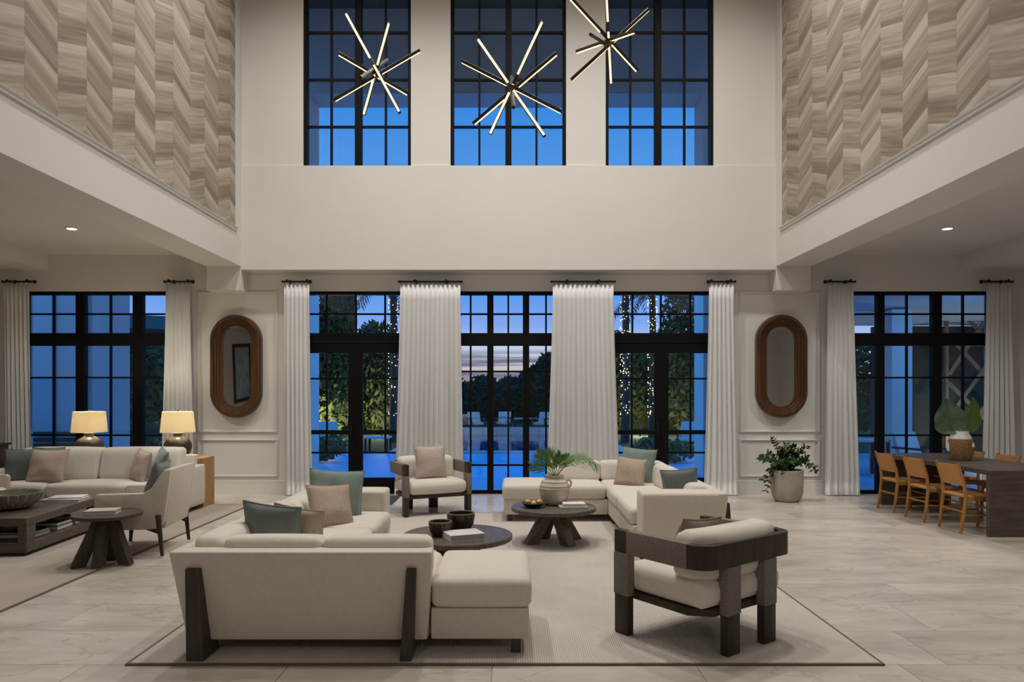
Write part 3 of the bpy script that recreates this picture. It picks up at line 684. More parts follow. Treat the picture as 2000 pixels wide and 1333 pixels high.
pillow('sage pillow hidden behind the blush pillow on the pale sofa', GREENF, (-6.16, 9.44, .685), .42, 4, -14, 0, .10, 11)
pillow('large blush pillow on the pale sofa, beside the dark sage one', PINK, (-6.01, 9.22, .665), .50, -2, -18, 0, .17, 12, h=.44)
pillow('crumpled mauve pillow on the pale sofa near its armrest', PINK, (-4.84, 9.30, .655), .42, -42, -14, 6, .17, 13)
pillow('teal sage pillow against the armrest of the pale sofa', GREENF, (-4.60, 9.32, .665), .44, -52, -16, 8, .16, 14)

# ------------------------------------------------------------------ the pair of armchairs with a flat rail
def armchair(label, loc, rz):
    t = thing('armchair', label, 'armchair', loc, rz)
    W, D = .465, .37; z0, z1, th = .54, .685, .055
    def path(off, y_front, r=.12, n=6):
        x_, yb = W-off, -D+off; r = max(.02, r-off); pts = [(-x_, y_front)]
        for k in range(n+1): q = PI+PI/2*k/n; pts.append((-x_+r+r*math.cos(q), yb+r+r*math.sin(q)))
        for k in range(n+1): q = -PI/2+PI/2*k/n; pts.append((x_-r+r*math.cos(q), yb+r+r*math.sin(q)))
        pts.append((x_, y_front)); return pts
    A, B = path(0, D), path(th, D); n_ = len(A); V = []; Fc = []
    for (pa, pb) in zip(A, B): V += [(pa[0], pa[1], z0), (pa[0], pa[1], z1), (pb[0], pb[1], z1), (pb[0], pb[1], z0)]
    for i in range(n_-1):
        for k in range(4): Fc.append((i*4+k, i*4+(k+1) % 4, (i+1)*4+(k+1) % 4, (i+1)*4+k))
    Fc += [(3, 2, 1, 0), tuple((n_-1)*4+k for k in range(4))]
    b = bmesh.new(); vv = [b.verts.new(p) for p in V]; [b.faces.new([vv[i] for i in f]) for f in Fc]; bmesh.ops.recalc_face_normals(b, faces=b.faces)
    MB().bm(b).build('rail', DWOOD, t, sharp=.6)
    e = .004
    for s in (-1, 1):
        lo, hi = sorted((s*(W+e), s*(W-th-e)))
        MB().box((lo, -.24, z0-e), (hi, .26, z1+e), .004, 2).build('woven_wrap', WOVEN, t)
        lo2, hi2 = sorted((s*W, s*(W-.058)))
        MB().box((lo2, .25, 0), (hi2, .37, z0), .006, 2).build('leg', DWOOD, t)
        MB().box((lo2-e, .25-e, .26), (hi2+e, .37+e, z0-.002), .004, 2).build('woven_wrap', WOVEN, t)
        x = s*.185
        MB().box((x-.062, -D-.002, 0), (x+.062, -D+.055, z0), .006, 2).build('leg', DWOOD, t)
        MB().box((x-.062-e, -D-.002-e, .245), (x+.062+e, -D+.055+e, z0-.002), .004, 2).build('woven_wrap', WOVEN, t)
    poly = [(-.41, .36), (.41, .36), (.41, -.20), (.30, -.315), (-.30, -.315), (-.41, -.20)]
    MB().prism(poly[::-1], .238, .282, 'xy', .006, 2).build('seat_frame', DWOOD, t)
    MB().soft((-.405, -.315, .283), (.405, .385, .455), .065, (.004, .008, .018), 9).build('seat_cushion', CUSH, t)
    def bend(x, y, z): return (x, y+.07*(abs(x)/.39)**4-.03*(z-.4)/.35, z)
    MB().soft((-.385, -.31, .435), (.385, -.09, .745), .06, (.006, .014, .010), 12, bend).build('back_cushion', CUSH, t)
    return t
armchair('armchair with woven-wrapped dark rail and cream cushions, seen from behind on the rug', (1.285, 4.725, RZ), R(36))
armchair('armchair with woven-wrapped dark rail and cream cushions, facing the room before the windows', (-1.11, 9.66, 0), R(-153.4))

# ------------------------------------------------------------------ round tables with splayed plank legs
def round_table(name, label, loc, rad, h, th, legs, lw, lt, m, cat='table'):
    t = thing(name, label, cat, loc)
    MB().lathe([(rad-.008, h-th), (rad, h-th+.006), (rad, h-.006), (rad-.006, h)], 56).build('tabletop', m, t, sharp=.5)
    for (ang, r_top, r_bot) in legs:
        a = R(ang); M = Matrix.Rotation(a, 4, 'Z'); k = lw*.55
        MB().hexa([(r_bot-lw, -lt/2, 0), (r_bot, -lt/2, 0), (r_bot, lt/2, 0), (r_bot-lw, lt/2, 0), (r_top-lw*.6, -lt/2, h-th), (r_top+lw*.4, -lt/2, h-th), (r_top+lw*.4, lt/2, h-th), (r_top-lw*.6, lt/2, h-th)], .003, 1, M).build('leg', m, t)
    return t
GW2 = mat('dark_grey_oak', (.085, .073, .057), .42, (.14, .12, .094), 6, .06, 60, (6, .6, 6), spec=.28)
round_table('coffee_table', 'round dark oak coffee table holding the palm jar and lemons', (.457, 7.62, RZ), .452, .385, .045, [(200, .07, .33), (306, .07, .31), (33, .07, .35), (118, .07, .31)], .14, .10, GW2)
round_table('coffee_table', 'round dark oak coffee table half hidden behind the sofa seen from behind, with black bowls', (-.463, 6.18, RZ), .475, .372, .045, [(225, .1, .34), (315, .1, .34), (45, .1, .34), (135, .1, .34)], .14, .10, GW2)
round_table('side_table', 'small round side table on splayed plank legs beside the lounge chair', (-3.78, 6.66, RZ), .298, .475, .035, [(222, .06, .30), (272, .05, .22), (352, .05, .25), (100, .05, .22), (128, .06, .28)], .115, .075, BRACKET)

# ------------------------------------------------------------------ rectangular coffee table
t = thing('coffee_table', 'low rectangular dark oak coffee table with an open shelf of books', 'table', (-4.73, 6.945, RZ), R(4))
W_, D_, H_ = 1.15, 1.42, .375
MB().box((-W_, 0, .295), (0, D_, H_), .004, 1).build('tabletop', TWOOD, t)
for (x0, x1) in ((-W_, -W_+.085), (-.085, 0)):
    for (y0, y1) in ((0, .15), (D_-.15, D_)): MB().box((x0, y0, .13), (x1, y1, .295), .003, 1).build('leg', TWOOD, t)
MB().box((-W_, 0, .035), (0, D_, .13), .004, 1).build('shelf', TWOOD, t)
MB().box((-W_+.04, .04, 0), (-.04, D_-.04, .035)).build('plinth', DWOOD, t)
CT = t
def book(label, loc, w_, d_, th, rz, cover, group=None, pages=PAPER):
    t = thing('book', label, 'book', loc, R(rz), group)
    MB().box((-w_/2, -d_/2, 0), (w_/2, d_/2, .004), .001, 1).box((-w_/2, -d_/2, th-.004), (w_/2, d_/2, th), .001, 1).box((-w_/2, -d_/2, .004), (-w_/2+.004, d_/2, th-.004)).build('cover', cover, t)
    MB().box((-w_/2+.004, -d_/2+.005, .004), (w_/2-.005, d_/2-.005, th-.004)).build('pages', pages, t)
    return t
ZT = RZ+H_
def ctp(x, y): v = Matrix.Rotation(R(4), 2) @ Vector((x, y)); return (-4.73+v.x, 6.945+v.y)
book('pale green book under a thinner one on the rectangular coffee table', (*ctp(-.26, 1.18), ZT), .42, .30, .028, 6, BLUEB)
book('thin white book lying on the pale green book beside the scalloped bowl', (*ctp(-.24, 1.20), ZT+.028), .34, .25, .018, 14, WHITEB)
zs = RZ+.13
book('dark book on the shelf of the rectangular table, bottom of the nearer stack', (*ctp(-.26, .42), zs), .34, .30, .03, 4, TANB)
book('black book on the shelf, top of the nearer stack under the rectangular table', (*ctp(-.26, .42), zs+.03), .32, .29, .025, 2, DARKB)
book('thick dark book on the table shelf, bottom of the middle stack', (*ctp(-.24, .80), zs), .36, .30, .045, 4, DARKB, pages=WHITEB)
book('large black book on the table shelf, top of the middle stack', (*ctp(-.24, .80), zs+.045), .35, .29, .035, 3, DARKB, pages=WHITEB)
book('grey blue book on the table shelf, at its far end', (*ctp(-.24, 1.15), zs), .34, .26, .035, 4, DARKB, pages=BLUEB)
# scalloped bowl
t = thing('scalloped_bowl', 'large olive glazed bowl with scalloped petals on the rectangular coffee table', 'bowl', (*ctp(-.52, .60), ZT))
ctr = MB(); nb = 96; prof = [(.10, .0), (.17, .012), (.225, .055), (.265, .11), (.285, .165), (.276, .168), (.255, .11), (.21, .055), (.10, .03)]
V, Fc = [], []
for i, (r_, z_) in enumerate(prof):
    for k in range(nb):
        q = 2*PI*k/nb; tier = 0 if z_ < .08 else PI/22; fl_ = .085*abs(math.sin(11*(q+tier))) if (0 < i < 5) else 0
        V.append((r_*(1+fl_)*math.cos(q), r_*(1+fl_)*math.sin(q), z_+(.006*abs(math.sin(11*(q+tier))) if i in (4, 5) else 0)))
for i in range(len(prof)-1):
    for k in range(nb): Fc.append((i*nb+k, i*nb+(k+1) % nb, (i+1)*nb+(k+1) % nb, (i+1)*nb+k))
Fc += [tuple(range(nb))[::-1], tuple(range((len(prof)-1)*nb, len(prof)*nb))]
MB().add(V, Fc).build('bowl_body', BOWL, t, sharp=1.2)

RIB = mat('pale_olive_glaze_ridge', (.46, .44, .34), .3)
def bowl_pt(q, z, k=1.02):
    for (r0, z0), (r1, z1) in zip(prof[:4], prof[1:5]):
        if z0 <= z <= z1: r_ = r0+(r1-r0)*(z-z0)/(z1-z0); break
    return (r_*k*math.cos(q), r_*k*math.sin(q), z)
for tier, (za, zb_, zc) in enumerate(((.158, .10, .075), (.078, .045, .028))):
    for k in range(22):
        q0 = 2*PI*(k+.5*tier)/22; hw_ = PI/22*.92
        MB().tube([bowl_pt(q0+hw_*math.cos(PI+PI*i/8)*(1 if i not in (0, 8) else 1), (za if i in (0, 8) else zb_+(zc-zb_)*math.sin(PI*i/8)), 1.035) for i in range(9)], .0042, 5).build('petal_ridge', RIB, t)

# book on the side table, bowls and book on the near round table
book('thick cream book lying on the small round side table', (-3.80, 6.62, RZ+.475), .27, .20, .038, 14, TANB)
TZ1 = RZ+.372; TZ2 = RZ+.385
book('thick white book on the round table half hidden by the sofa', (-.40, 5.98, TZ1), .30, .24, .055, 22, WHITEB, pages=mat('grey_page_edge', (.42, .40, .37), .8))
def drum_bowl(label, loc, r, h):
    t = thing('drum_bowl', label, 'bowl', loc)
    MB().lathe([(r*.55, 0), (r*.74, h*.06), (r*.93, h*.35), (r, h*.75), (r*.985, h*.97), (r*.93, h*.97), (r*.88, h*.6), (r*.6, h*.15), (r*.2, h*.1)], 40).build('bowl_body', DARKPOT, t)
    MB().tube([(r*.965*math.cos(2*PI*k/40), r*.965*math.sin(2*PI*k/40), h*.97) for k in range(40)], .007, 8, True).build('rim', RIM, t)
    for k in range(14):
        q = 2*PI*k/14; c, s_ = math.cos(q), math.sin(q)
        MB().tube([(r*.985*c, r*.985*s_, h*.97), (r*1.005*c, r*1.005*s_, h*.78), (r*.985*c, r*.985*s_, h*.62)], [.004, .0035, .001], 5).build('stitch', RIM, t)
p = at(860, 1040, 6.05); drum_bowl('smaller black bowl with a tan stitched rim on the round table', (X(860, 6.1), 6.1, TZ1), .098, .125)
drum_bowl('larger black bowl with a tan stitched rim on the round table', (X(900, 6.36), 6.36, TZ1), .122, .155)
# palm jar, fruit bowl, books on the far round table
jx, jy = X(1083, 7.72), 7.74
t = thing('terracotta_jar', 'pale ribbed terracotta jar with palm fronds on the round coffee table', 'vase', (jx, jy, TZ2))
pr = [(.085, 0), (.11, .01), (.145, .07), (.163, .135), (.162, .175), (.1655, .18), (.162, .185), (.158, .205), (.161, .21), (.156, .216), (.138, .25), (.142, .254), (.13, .262), (.098, .285), (.093, .30), (.103, .312), (.103, .322), (.09, .322), (.085, .30), (.09, .28), (.05, .25)]
MB().lathe(pr, 48).build('jar_body', STONE, t)
MB().tube([(.125, -.03, .265), (.16, -.035, .272), (.178, -.036, .25), (.176, -.036, .22), (.158, -.034, .195)], [.014, .013, .012, .012, .014], 8).build('handle', STONE, t)
def frond(root, base, tip, sag, nl, ll, side_up, m, name='frond', wid=.014, start=.35, seed=0, drop=.22):
    rg = random.Random(seed); b_, tp = Vector(base), Vector(tip); mb = MB(); spine = []
    for i in range(13):
        f = i/12; p = b_.lerp(tp, f); p.z += sag*4*f*(1-f); spine.append(p)
    mb.tube(spine, [.005-.0035*i/12 for i in range(13)], 5)
    ax = (tp-b_).normalized()
    for i in range(nl):
        f = start+(1-start)*(i+.5)/nl; k = f*12; j = min(11, int(k)); p = spine[j].lerp(spine[j+1], k-j); tg = (spine[j+1]-spine[j]).normalized()
        for s in (-1, 1):
            sd = tg.cross(Vector(side_up)).normalized()*s; up = sd.cross(tg)*s
            d = (tg*.72+sd*.68+Vector((0, 0, .12-.25*rg.random()))).normalized(); ln = ll*(1-.55*abs(f-.45)/.55)*rg.uniform(.85, 1.1)
            w_ = (d.cross(Vector(side_up))).normalized()*wid*.5; mid = p+d*ln*.45; end = p+d*ln+Vector((0, 0, -ln*drop)); e_ = Vector(side_up).normalized()*.0012
            mb.add([p-w_*.4, p+w_*.4, mid+w_, mid-w_, end, p, mid-e_*4], [(0, 1, 2, 3), (3, 2, 4), (1, 0, 5)])
    return mb.build(name, m, root, sharp=2)
bs = (0, 0, .27)
frond(t, bs, (.46, .05, .43), .14, 24, .20, (0, -.45, 1), LEAFY, seed=1, wid=.010, drop=.55)
frond(t, bs, (.33, -.04, .53), .06, 20, .17, (0, -.7, .8), LEAFY, seed=2, wid=.011, drop=.25)
for k, (tp, nl, ll, m_) in enumerate((((-.19, -.06, .56), 13, .17, LEAFY), ((-.09, .05, .57), 12, .18, LEAF), ((.07, -.03, .54), 11, .16, LEAFY), ((-.25, .02, .42), 12, .16, LEAF), ((.16, .06, .50), 12, .16, LEAF), ((-.02, -.12, .47), 10, .14, LEAFY))):
    frond(t, bs, tp, .04, nl, ll, (.2, -1, .3), m_, seed=3+k, wid=.0135, drop=.03)
fx, fy = X(1042, 7.55), 7.55
t = thing('fruit_dish', 'shallow dark green dish of lemons on the round coffee table', 'bowl', (fx, fy, TZ2))
DISH = mat('dark_green_glaze', (.018, .028, .012), .25)
MB().lathe([(.06, 0), (.075, .004), (.11, .03), (.135, .05), (.13, .053), (.105, .034), (.06, .014)], 36).build('dish_body', DISH, t)
def lemon(label, loc, r, m=LEMON):
    t = thing('lemon', label, 'fruit', loc)
    MB().lathe([(r*.12, -r*.98), (r*.55, -r*.82), (r*.9, -r*.4), (r, 0), (r*.9, r*.42), (r*.55, r*.84), (r*.2, r*1.05), (r*.08, r*1.2)], 16, M=Matrix.Rotation(1.2, 4, 'X') @ Matrix.Rotation(loc[0]*40, 4, 'Y')).build('skin', m, t)
    MB().tube([(0, r*1.1*math.sin(1.2)*-1, r*1.1*math.cos(1.2)), (0, -r*1.25*math.sin(1.2), r*1.25*math.cos(1.2))], .003, 5).build('stem', LEAF, t)
lemon('lemon at the outer side of the dark green dish', (fx-.062, fy+.01, TZ2+.052), .030)
lemon('orange tinted lemon in the dish, beside the terracotta jar', (fx+.062, fy, TZ2+.052), .033)
lemon('pale lemon lying low in the middle of the dish', (fx, fy-.03, TZ2+.045), .028, mat('pale_fruit_skin', (.72, .60, .34), .5))
book('grey book under a white one on the table with the terracotta jar', (X(1118, 7.55), 7.52, TZ2), .29, .21, .02, 5, mat('grey_cover', (.40, .39, .37), .6))
book('white book on a grey one on the table with the terracotta jar', (X(1120, 7.55), 7.53, TZ2+.02), .235, .17, .03, 2, WHITEB)

# ------------------------------------------------------------------ lounge chair with tapered legs
def lounge_chair(label, loc, rz):
    t = thing('lounge_chair', label, 'armchair', loc, rz)
    hw = .385
    prof = [(.33, .26), (.335, .585), (.31, .61), (-.12, .615), (-.19, .66), (-.30, .83), (-.345, .845), (-.375, .845), (-.31, .33), (-.25, .255)]
    for s in (-1, 1):
        a, b_ = sorted((s*hw, s*(hw-.06)))
        MB().prism(prof, a, b_, 'yz', .012, 2).build('side_panel', LINEN, t)
    MB().hexa([(-hw+.05, -.31, .26), (hw-.05, -.31, .26), (hw-.05, -.22, .26), (-hw+.05, -.22, .26), (-hw+.05, -.375, .845), (hw-.05, -.375, .845), (hw-.05, -.29, .84), (-hw+.05, -.29, .84)], .012, 2).build('backrest', LINEN, t)
    MB().box((-hw+.05, -.24, .255), (hw-.05, .325, .34), .012, 2).build('seat_base', LINEN, t)
    MB().soft((-hw+.062, -.24, .34), (hw-.062, .35, .46), .045, (.002, .006, .02), 8).build('seat_cushion', CUSH, t)
    for (x, y) in ((-1, -1), (1, -1), (-1, 1), (1, 1)):
        bx, by = x*(hw+.012), y*.30
        tx, ty = x*(hw+.006 if y < 0 else hw-.05), y*.26
        zt = .40 if y < 0 else .26
        r0, r1 = .014, .026
        MB().hexa([(bx-r0, by-r0, 0), (bx+r0, by-r0, 0), (bx+r0, by+r0, 0), (bx-r0, by+r0, 0), (tx-.012, ty-r1, zt), (tx+.012, ty-r1, zt), (tx+.012, ty+r1, zt), (tx-.012, ty+r1, zt)], .005, 2).build('leg', DWOOD, t)
        MB().prism([(ty-.02, .27), (ty-.02, .20), (ty-y*.03, .225), (ty-y*.11, .255), (ty-y*.11, .262)], min(x*hw, x*(hw-.03)), max(x*hw, x*(hw-.03)), 'yz').build('leg_brace', DWOOD, t)
    return t
lounge_chair('cream lounge chair with tapered dark legs, turned sideways beyond the small side table', (-3.76, 7.32, RZ), R(97))
lounge_chair('cream lounge chair across the rectangular table, only its arm in the picture', (-6.42, 8.28, RZ), R(-88))
pillow('dark sage pillow showing behind the arm of the lounge chair', GREEND, (-3.66, 7.36, .70), .42, 97, 16, 0, .14, 21)

# ------------------------------------------------------------------ pale sofa, console and lamps
t = thing('sofa', 'pale three seat sofa with box arms along the window, table lamps behind it', 'sofa', (-5.51, 9.0, RZ))
hw = 1.24
for s in (-1, 1):
    a, b_ = sorted((s*hw, s*(hw-.16))); MB().soft((a, 0, .06), (b_, .95, .61), .03, (0, 0, .004), 8).build('armrest', SOFA, t)
MB().box((-hw+.155, .02, .06), (hw-.155, .93, .26), .012, 2).build('base', SOFA, t)
MB().hexa([(-hw+.15, .78, .26), (hw-.15, .78, .26), (hw-.15, .95, .26), (-hw+.15, .95, .26), (-hw+.10, .82, .745), (hw-.10, .82, .745), (hw-.10, .95, .745), (-hw+.10, .95, .745)], .015, 2).build('back_frame', SOFA, t)
for (a, b_) in ((-hw+.162, -.40), (-.395, hw-.162)): MB().soft((a, -.01, .262), (b_, .74, .445), .05, (.004, .008, .018), 9).build('seat_cushion', CUSH, t)
def lean3(x, y, z): return (x, y+.10*(z-.44)/.4, z)
for (a, b_) in ((-hw+.165, .0), (.005, hw-.165)): MB().soft((a, .44, .44), (b_, .68, .86), .06, (.006, .02, .012), 9, lean3).build('back_cushion', CUSH, t)
for (x, y) in ((-1.1, .08), (1.1, .08), (-1.1, .87), (1.1, .87)): MB().box((x-.03, y-.03, 0), (x+.03, y+.03, .06)).build('foot', DWOOD, t)
t = thing('console_table', 'golden oak console table with slab ends behind the pale sofa', 'table', (-5.55, 10.15, 0))
MB().box((-1.24, -.19, .655), (1.24, .19, .70), .004, 1).build('tabletop', OAK, t)
for s in (-1, 1):
    a, b_ = sorted((s*1.24, s*1.16)); MB().box((a, -.19, 0), (b_, .19, .655), .004, 1).build('end_panel', OAK, t)
def table_lamp(label, px):
    x = X(px, 10.15); t = thing('table_lamp', label, 'lamp', (x, 10.15, .70))
    MB().lathe([(.09, 0), (.12, .01), (.17, .07), (.19, .14), (.185, .19), (.15, .25), (.09, .285), (.066, .30), (.062, .325), (.075, .34), (.05, .345)], 36).build('lamp_base', LAMPB, t)
    MB().tube([(0, 0, .34), (0, 0, .66)], .007, 8).lathe([(.012, .655), (.012, .675)], 10).build('stem', BRONZE, t)
    pr = [(.232, .355), (.205, .648)]
    V = []; Fc = []; n_ = 40
    for (r, z) in ((.232, .355), (.2055, .648), (.2025, .648), (.229, .355)):
        for k in range(n_): V.append((r*math.cos(2*PI*k/n_), r*math.sin(2*PI*k/n_), z))
    for i in range(4):
        for k in range(n_): Fc.append((i*n_+k, i*n_+(k+1) % n_, ((i+1) % 4)*n_+(k+1) % n_, ((i+1) % 4)*n_+k))
    MB().add(V, Fc).build('lamp_shade', SHADE, t, sharp=1)
    MB().tube([(-.204, 0, .64), (.204, 0, .64)], .003, 5).tube([(0, -.204, .64), (0, .204, .64)], .003, 5).build('shade_spider', BRONZE, t)
    BULB = MATS.get('bulb') or mat('bulb', (1, .9, .7), .5, emit=(1, .84, .55), estr=8)
    MB().lathe([(.012, .40), (.03, .44), (.034, .475), (.02, .50), (.004, .506)], 14).build('bulb', BULB, t)
    l = bpy.data.lights.new('table_lamp_light', 'POINT'); l.energy = 17; l.color = (1, .85, .56); l.shadow_soft_size = .05
    o = bpy.data.objects.new('table_lamp_light', l); COL.objects.link(o); o.location = (x, 10.15, .70+.57)
    return t
table_lamp('bronze gourd table lamp with a lit cream shade, standing before the window panes', 174.5)
table_lamp('bronze gourd table lamp with a lit cream shade, standing before the white curtain', 347.5)
t = thing('cabinet', 'dark wooden cabinet at the edge of the picture beside the pale sofa', 'cabinet', (-7.40, 9.75, RZ))
MB().box((-.34, -.25, .05), (.34, .25, .875), .005, 1).build('body', DWOOD, t); MB().box((-.36, -.27, .875), (.36, .27, .905), .004, 1).build('top', DWOOD, t); MB().box((-.31, -.22, 0), (.31, .22, .05)).build('plinth', DWOOD, t)
for s in (-1, 1):
    d_ = MB().box((min(s*.01, s*.32), -.268, .08), (max(s*.01, s*.32), -.25, .85), .003, 1).build('door', DWOOD, t); MB().tube([(s*.04, -.285, .45), (s*.04, -.285, .55)], .006, 6).tube([(s*.04, -.268, .5), (s*.04, -.285, .5)], .005, 6).build('handle', BRONZE, d_)

# ------------------------------------------------------------------ dining table and rattan chairs
t = thing('dining_table', 'long dark oak dining table with slab ends', 'table', (5.34, 7.94, 0))
DW, DL, DH = 1.0, 2.36, .745
MB().box((0, 0, DH-.055), (DW, DL, DH), .003, 1).build('tabletop', TWOOD, t)
MB().box((0, 0, 0), (DW, .055, DH-.0555), .003, 1).build('end_panel', TWOOD, t); MB().box((0, DL-.055, 0), (DW, DL, DH-.0555), .003, 1).build('end_panel', TWOOD, t)
def dining_chair(label, loc, rz, group=None):
    t = thing('dining_chair', label, 'chair', loc, rz, group)
    hw = .225                     # local: faces +y, rear legs at y=0
    for s in (-1, 1):
        x = s*(hw-.018)
        MB().tube([(x, -.045, 0), (x, -.012, .20), (x, .012, .42), (x, -.005, .58), (x, -.075, .80)], [.016, .019, .021, .019, .016], 8).build('rear_leg', CHAIRW, t)
        MB().tube([(x, .42, 0), (x, .41, .42)], [.015, .019], 8).build('front_leg', CHAIRW, t)
        MB().tube([(x, -.01, .21), (x, .41, .21)], .010, 6).build('stretcher', CHAIRW, t)
        MB().box((x-.012, .01, .375), (x+.012, .41, .42), .004, 1).build('seat_rail', CHAIRW, t)
    MB().tube([(-hw+.02, -.012, .25), (hw-.02, -.012, .25)], .011, 6).build('stretcher', CHAIRW, t); MB().tube([(-hw+.02, .41, .25), (hw-.02, .41, .25)], .010, 6).build('stretcher', CHAIRW, t)
    MB().soft((-hw+.02, .0, .405), (hw-.02, .44, .44), .014, (0, 0, -.006), 8).build('seat', RATTAN, t)
    V = []; Fc = []; nx, nz_ = 14, 8
    for side in (0, 1):
        for j in range(nz_+1):
            f = j/nz_; z = .545+.235*f; yb = .0+(-.072)*((z-.56)/.24 if z > .56 else 0)
            for i in range(nx+1):
                u = 2*i/nx-1; V.append((u*(hw-.022), yb-.018*(1-u*u)+(-.009 if side == 0 else .009), z+.006*(1-u*u)*(1 if j == nz_ else 0)))
    W2 = nx+1; S = W2*(nz_+1)
    for j in range(nz_):
        for i in range(nx): a = j*W2+i; Fc.append((a, a+1, a+W2+1, a+W2)); Fc.append((S+a, S+a+W2, S+a+W2+1, S+a+1))
    for i in range(nx): Fc.append((i, S+i, S+i+1, i+1)); a = nz_*W2+i; Fc.append((a, a+1, S+a+1, S+a))
    for j in range(nz_):
        for i in (0, nx): a = j*W2+i; Fc.append((a, a+W2, S+a+W2, S+a))
    bk = MB().add(V, Fc).build('woven_back', RATTAN, t)
    for z in (.585, .63, .675, .72):     # raised weave courses
        yy = -.072*((z-.56)/.24)
        MB().tube([(u*(hw-.026), yy-.0275+.018*u*u, z) for u in (-1, -.5, 0, .5, 1)], .0035, 5).build('weave_course', RATTAN, bk)
    return t
c0 = dining_chair('caramel rattan dining chair, farthest of the three on our side of the table', (5.18, 9.755, 0), R(-90), 'rattan chairs at the dining table')
dup(c0, (5.18, 9.055, 0), R(-90), 'caramel rattan dining chair, middle of the three on our side of the table')
dup(c0, (5.19, 8.345, 0), R(-90), 'caramel rattan dining chair, nearest of the three on our side of the table')
dup(c0, (6.52, 9.42, 0), R(90), 'caramel rattan dining chair across the table, its top rail showing past the vase')
dup(c0, (6.52, 10.12, 0), R(90), 'caramel rattan dining chair across the table, mostly hidden behind the seagrass vase')
vx, vy = 5.83, 9.22
t = thing('seagrass_vase', 'white vase wrapped in brown braided seagrass on the dining table', 'vase', (vx, vy, DH))
MB().lathe([(.112, 0), (.125, .02), (.143, .09), (.152, .16), (.150, .225), (.13, .275)], 40).build('woven_wrap', RUSH, t)
MB().lathe([(.128, .274), (.116, .31), (.092, .345), (.088, .375), (.08, .375), (.08, .34), (.05, .30)], 40).build('vase_neck', CERAM, t)
for (q, zz, sc) in ((-1.05, .20, 1), (3.05, .17, 2.2)):
    c, s_ = math.cos(q), math.sin(q); M = Matrix.Translation((.155*c, .155*s_, zz)) @ Matrix.Rotation(q, 4, 'Z')
    MB().lathe([(.004, -.03*sc), (.022, -.026*sc), (.027, -.012*sc), (.018, .008*sc), (.006, .03*sc)], 14, M=M @ Matrix.Diagonal((.55, 1, 1, 1))).build('shell_tag', CERAM, t)
def big_leaf(root, base, ctr, size, yaw, m, lean=0, rollz=0):
    M = Matrix.Translation(ctr) @ Matrix.Rotation(R(yaw), 4, 'Z') @ Matrix.Rotation(R(lean), 4, 'X') @ Matrix.Rotation(R(rollz), 4, 'Y')
    n_ = 22; V = []; Fc = []
    out = []
    for k in range(n_+1):
        f = k/n_; hwid = size*.46*math.sin(PI*min(1, f**.62))**.8*(1 if f > .05 else .9)
        z = size*(f*1.05-.45); out.append((hwid, z))
    cols = 8
    for sd in (0, 1):
        for (hwid, z) in out:
            for c in range(cols+1):
                u = 2*c/cols-1; rip = .010*math.sin(abs(u)*5+z*60/size*.25)*abs(u)
                V.append((u*hwid, -.10*abs(u)*size*.8+rip+(.002 if sd else -.002)+.18*z*z/size, z-abs(u)**1.5*size*.10*(1 if z < 0 else .2)))
    W2 = cols+1; S = W2*(n_+1)
    for j in range(n_):
        for i in range(cols): a = j*W2+i; Fc.append((a, a+1, a+W2+1, a+W2)); Fc.append((S+a, S+a+W2, S+a+W2+1, S+a+1))
    lf = MB().add(V, Fc, M).build('leaf', m, root, sharp=2)
    vein = MB(); vein.tube([M @ Vector((0, -.004, out[k][1])) for k in range(1, n_, 2)], .003, 5)
    for k in range(4, n_-3, 3):
        for sd in (-1, 1):
            h_, z = out[k]; vein.tube([M @ Vector((0, -.004+.18*z*z/size, z)), M @ Vector((sd*h_*.8, -.10*.8*size*.8-.003+.18*z*z/size, z+size*.06))], .0018, 4)
    vein.build('vein', m, lf)
    foot = M @ Vector((0, 0, out[0][1]+.02)); b_ = Vector(base)
    MB().tube([b_, b_.lerp(foot, .5)+Vector((0, 0, .015)), foot], .006, 6).build('leaf_stem', m, root)
LEAFE = mat('bright_leaf', (.075, .17, .02), .4, (.11, .23, .03), 8)
big_leaf(t, (-.02, 0, .33), (-.16, -.02, .56), .42, -18, LEAFB, 8, -12)
big_leaf(t, (.02, 0, .33), (.135, .02, .575), .40, 22, LEAFE, 4, 14)

# ------------------------------------------------------------------ planter with a waxy plant
t = thing('potted_plant', 'pale concrete planter with a dark waxy plant below the oval mirror', 'plant', (X(1537, 10.62), 10.62, 0))
MB().lathe([(.15, 0), (.175, .012), (.205, .06), (.225, .14), (.232, .25), (.232, .465), (.222, .47), (.215, .465), (.21, .40), (.05, .39)], 48).build('planter', PLANTER, t)
MB().lathe([(.208, .42), (.208, .438), (.10, .45), (.01, .452)], 24).build('soil', SOIL, t)
rg = random.Random(5)
tips = [(-.42, -.10, .66), (-.32, .0, .62), (-.40, -.16, .34), (-.36, -.14, .18), (-.20, .05, .92), (-.13, -.05, .80), (-.03, .08, .78), (.06, -.06, .78), (.12, .06, .80), (.22, -.02, .76),
        (.30, .02, .82), (.26, -.08, .66), (.40, -.06, .47), (.30, -.14, .48), (-.12, -.20, .44), (-.22, -.14, .60), (.02, -.18, .62), (.12, -.16, .58), (-.06, .10, .70), (.16, .12, .68), (-.26, .06, .72), (0, 0, .84)]
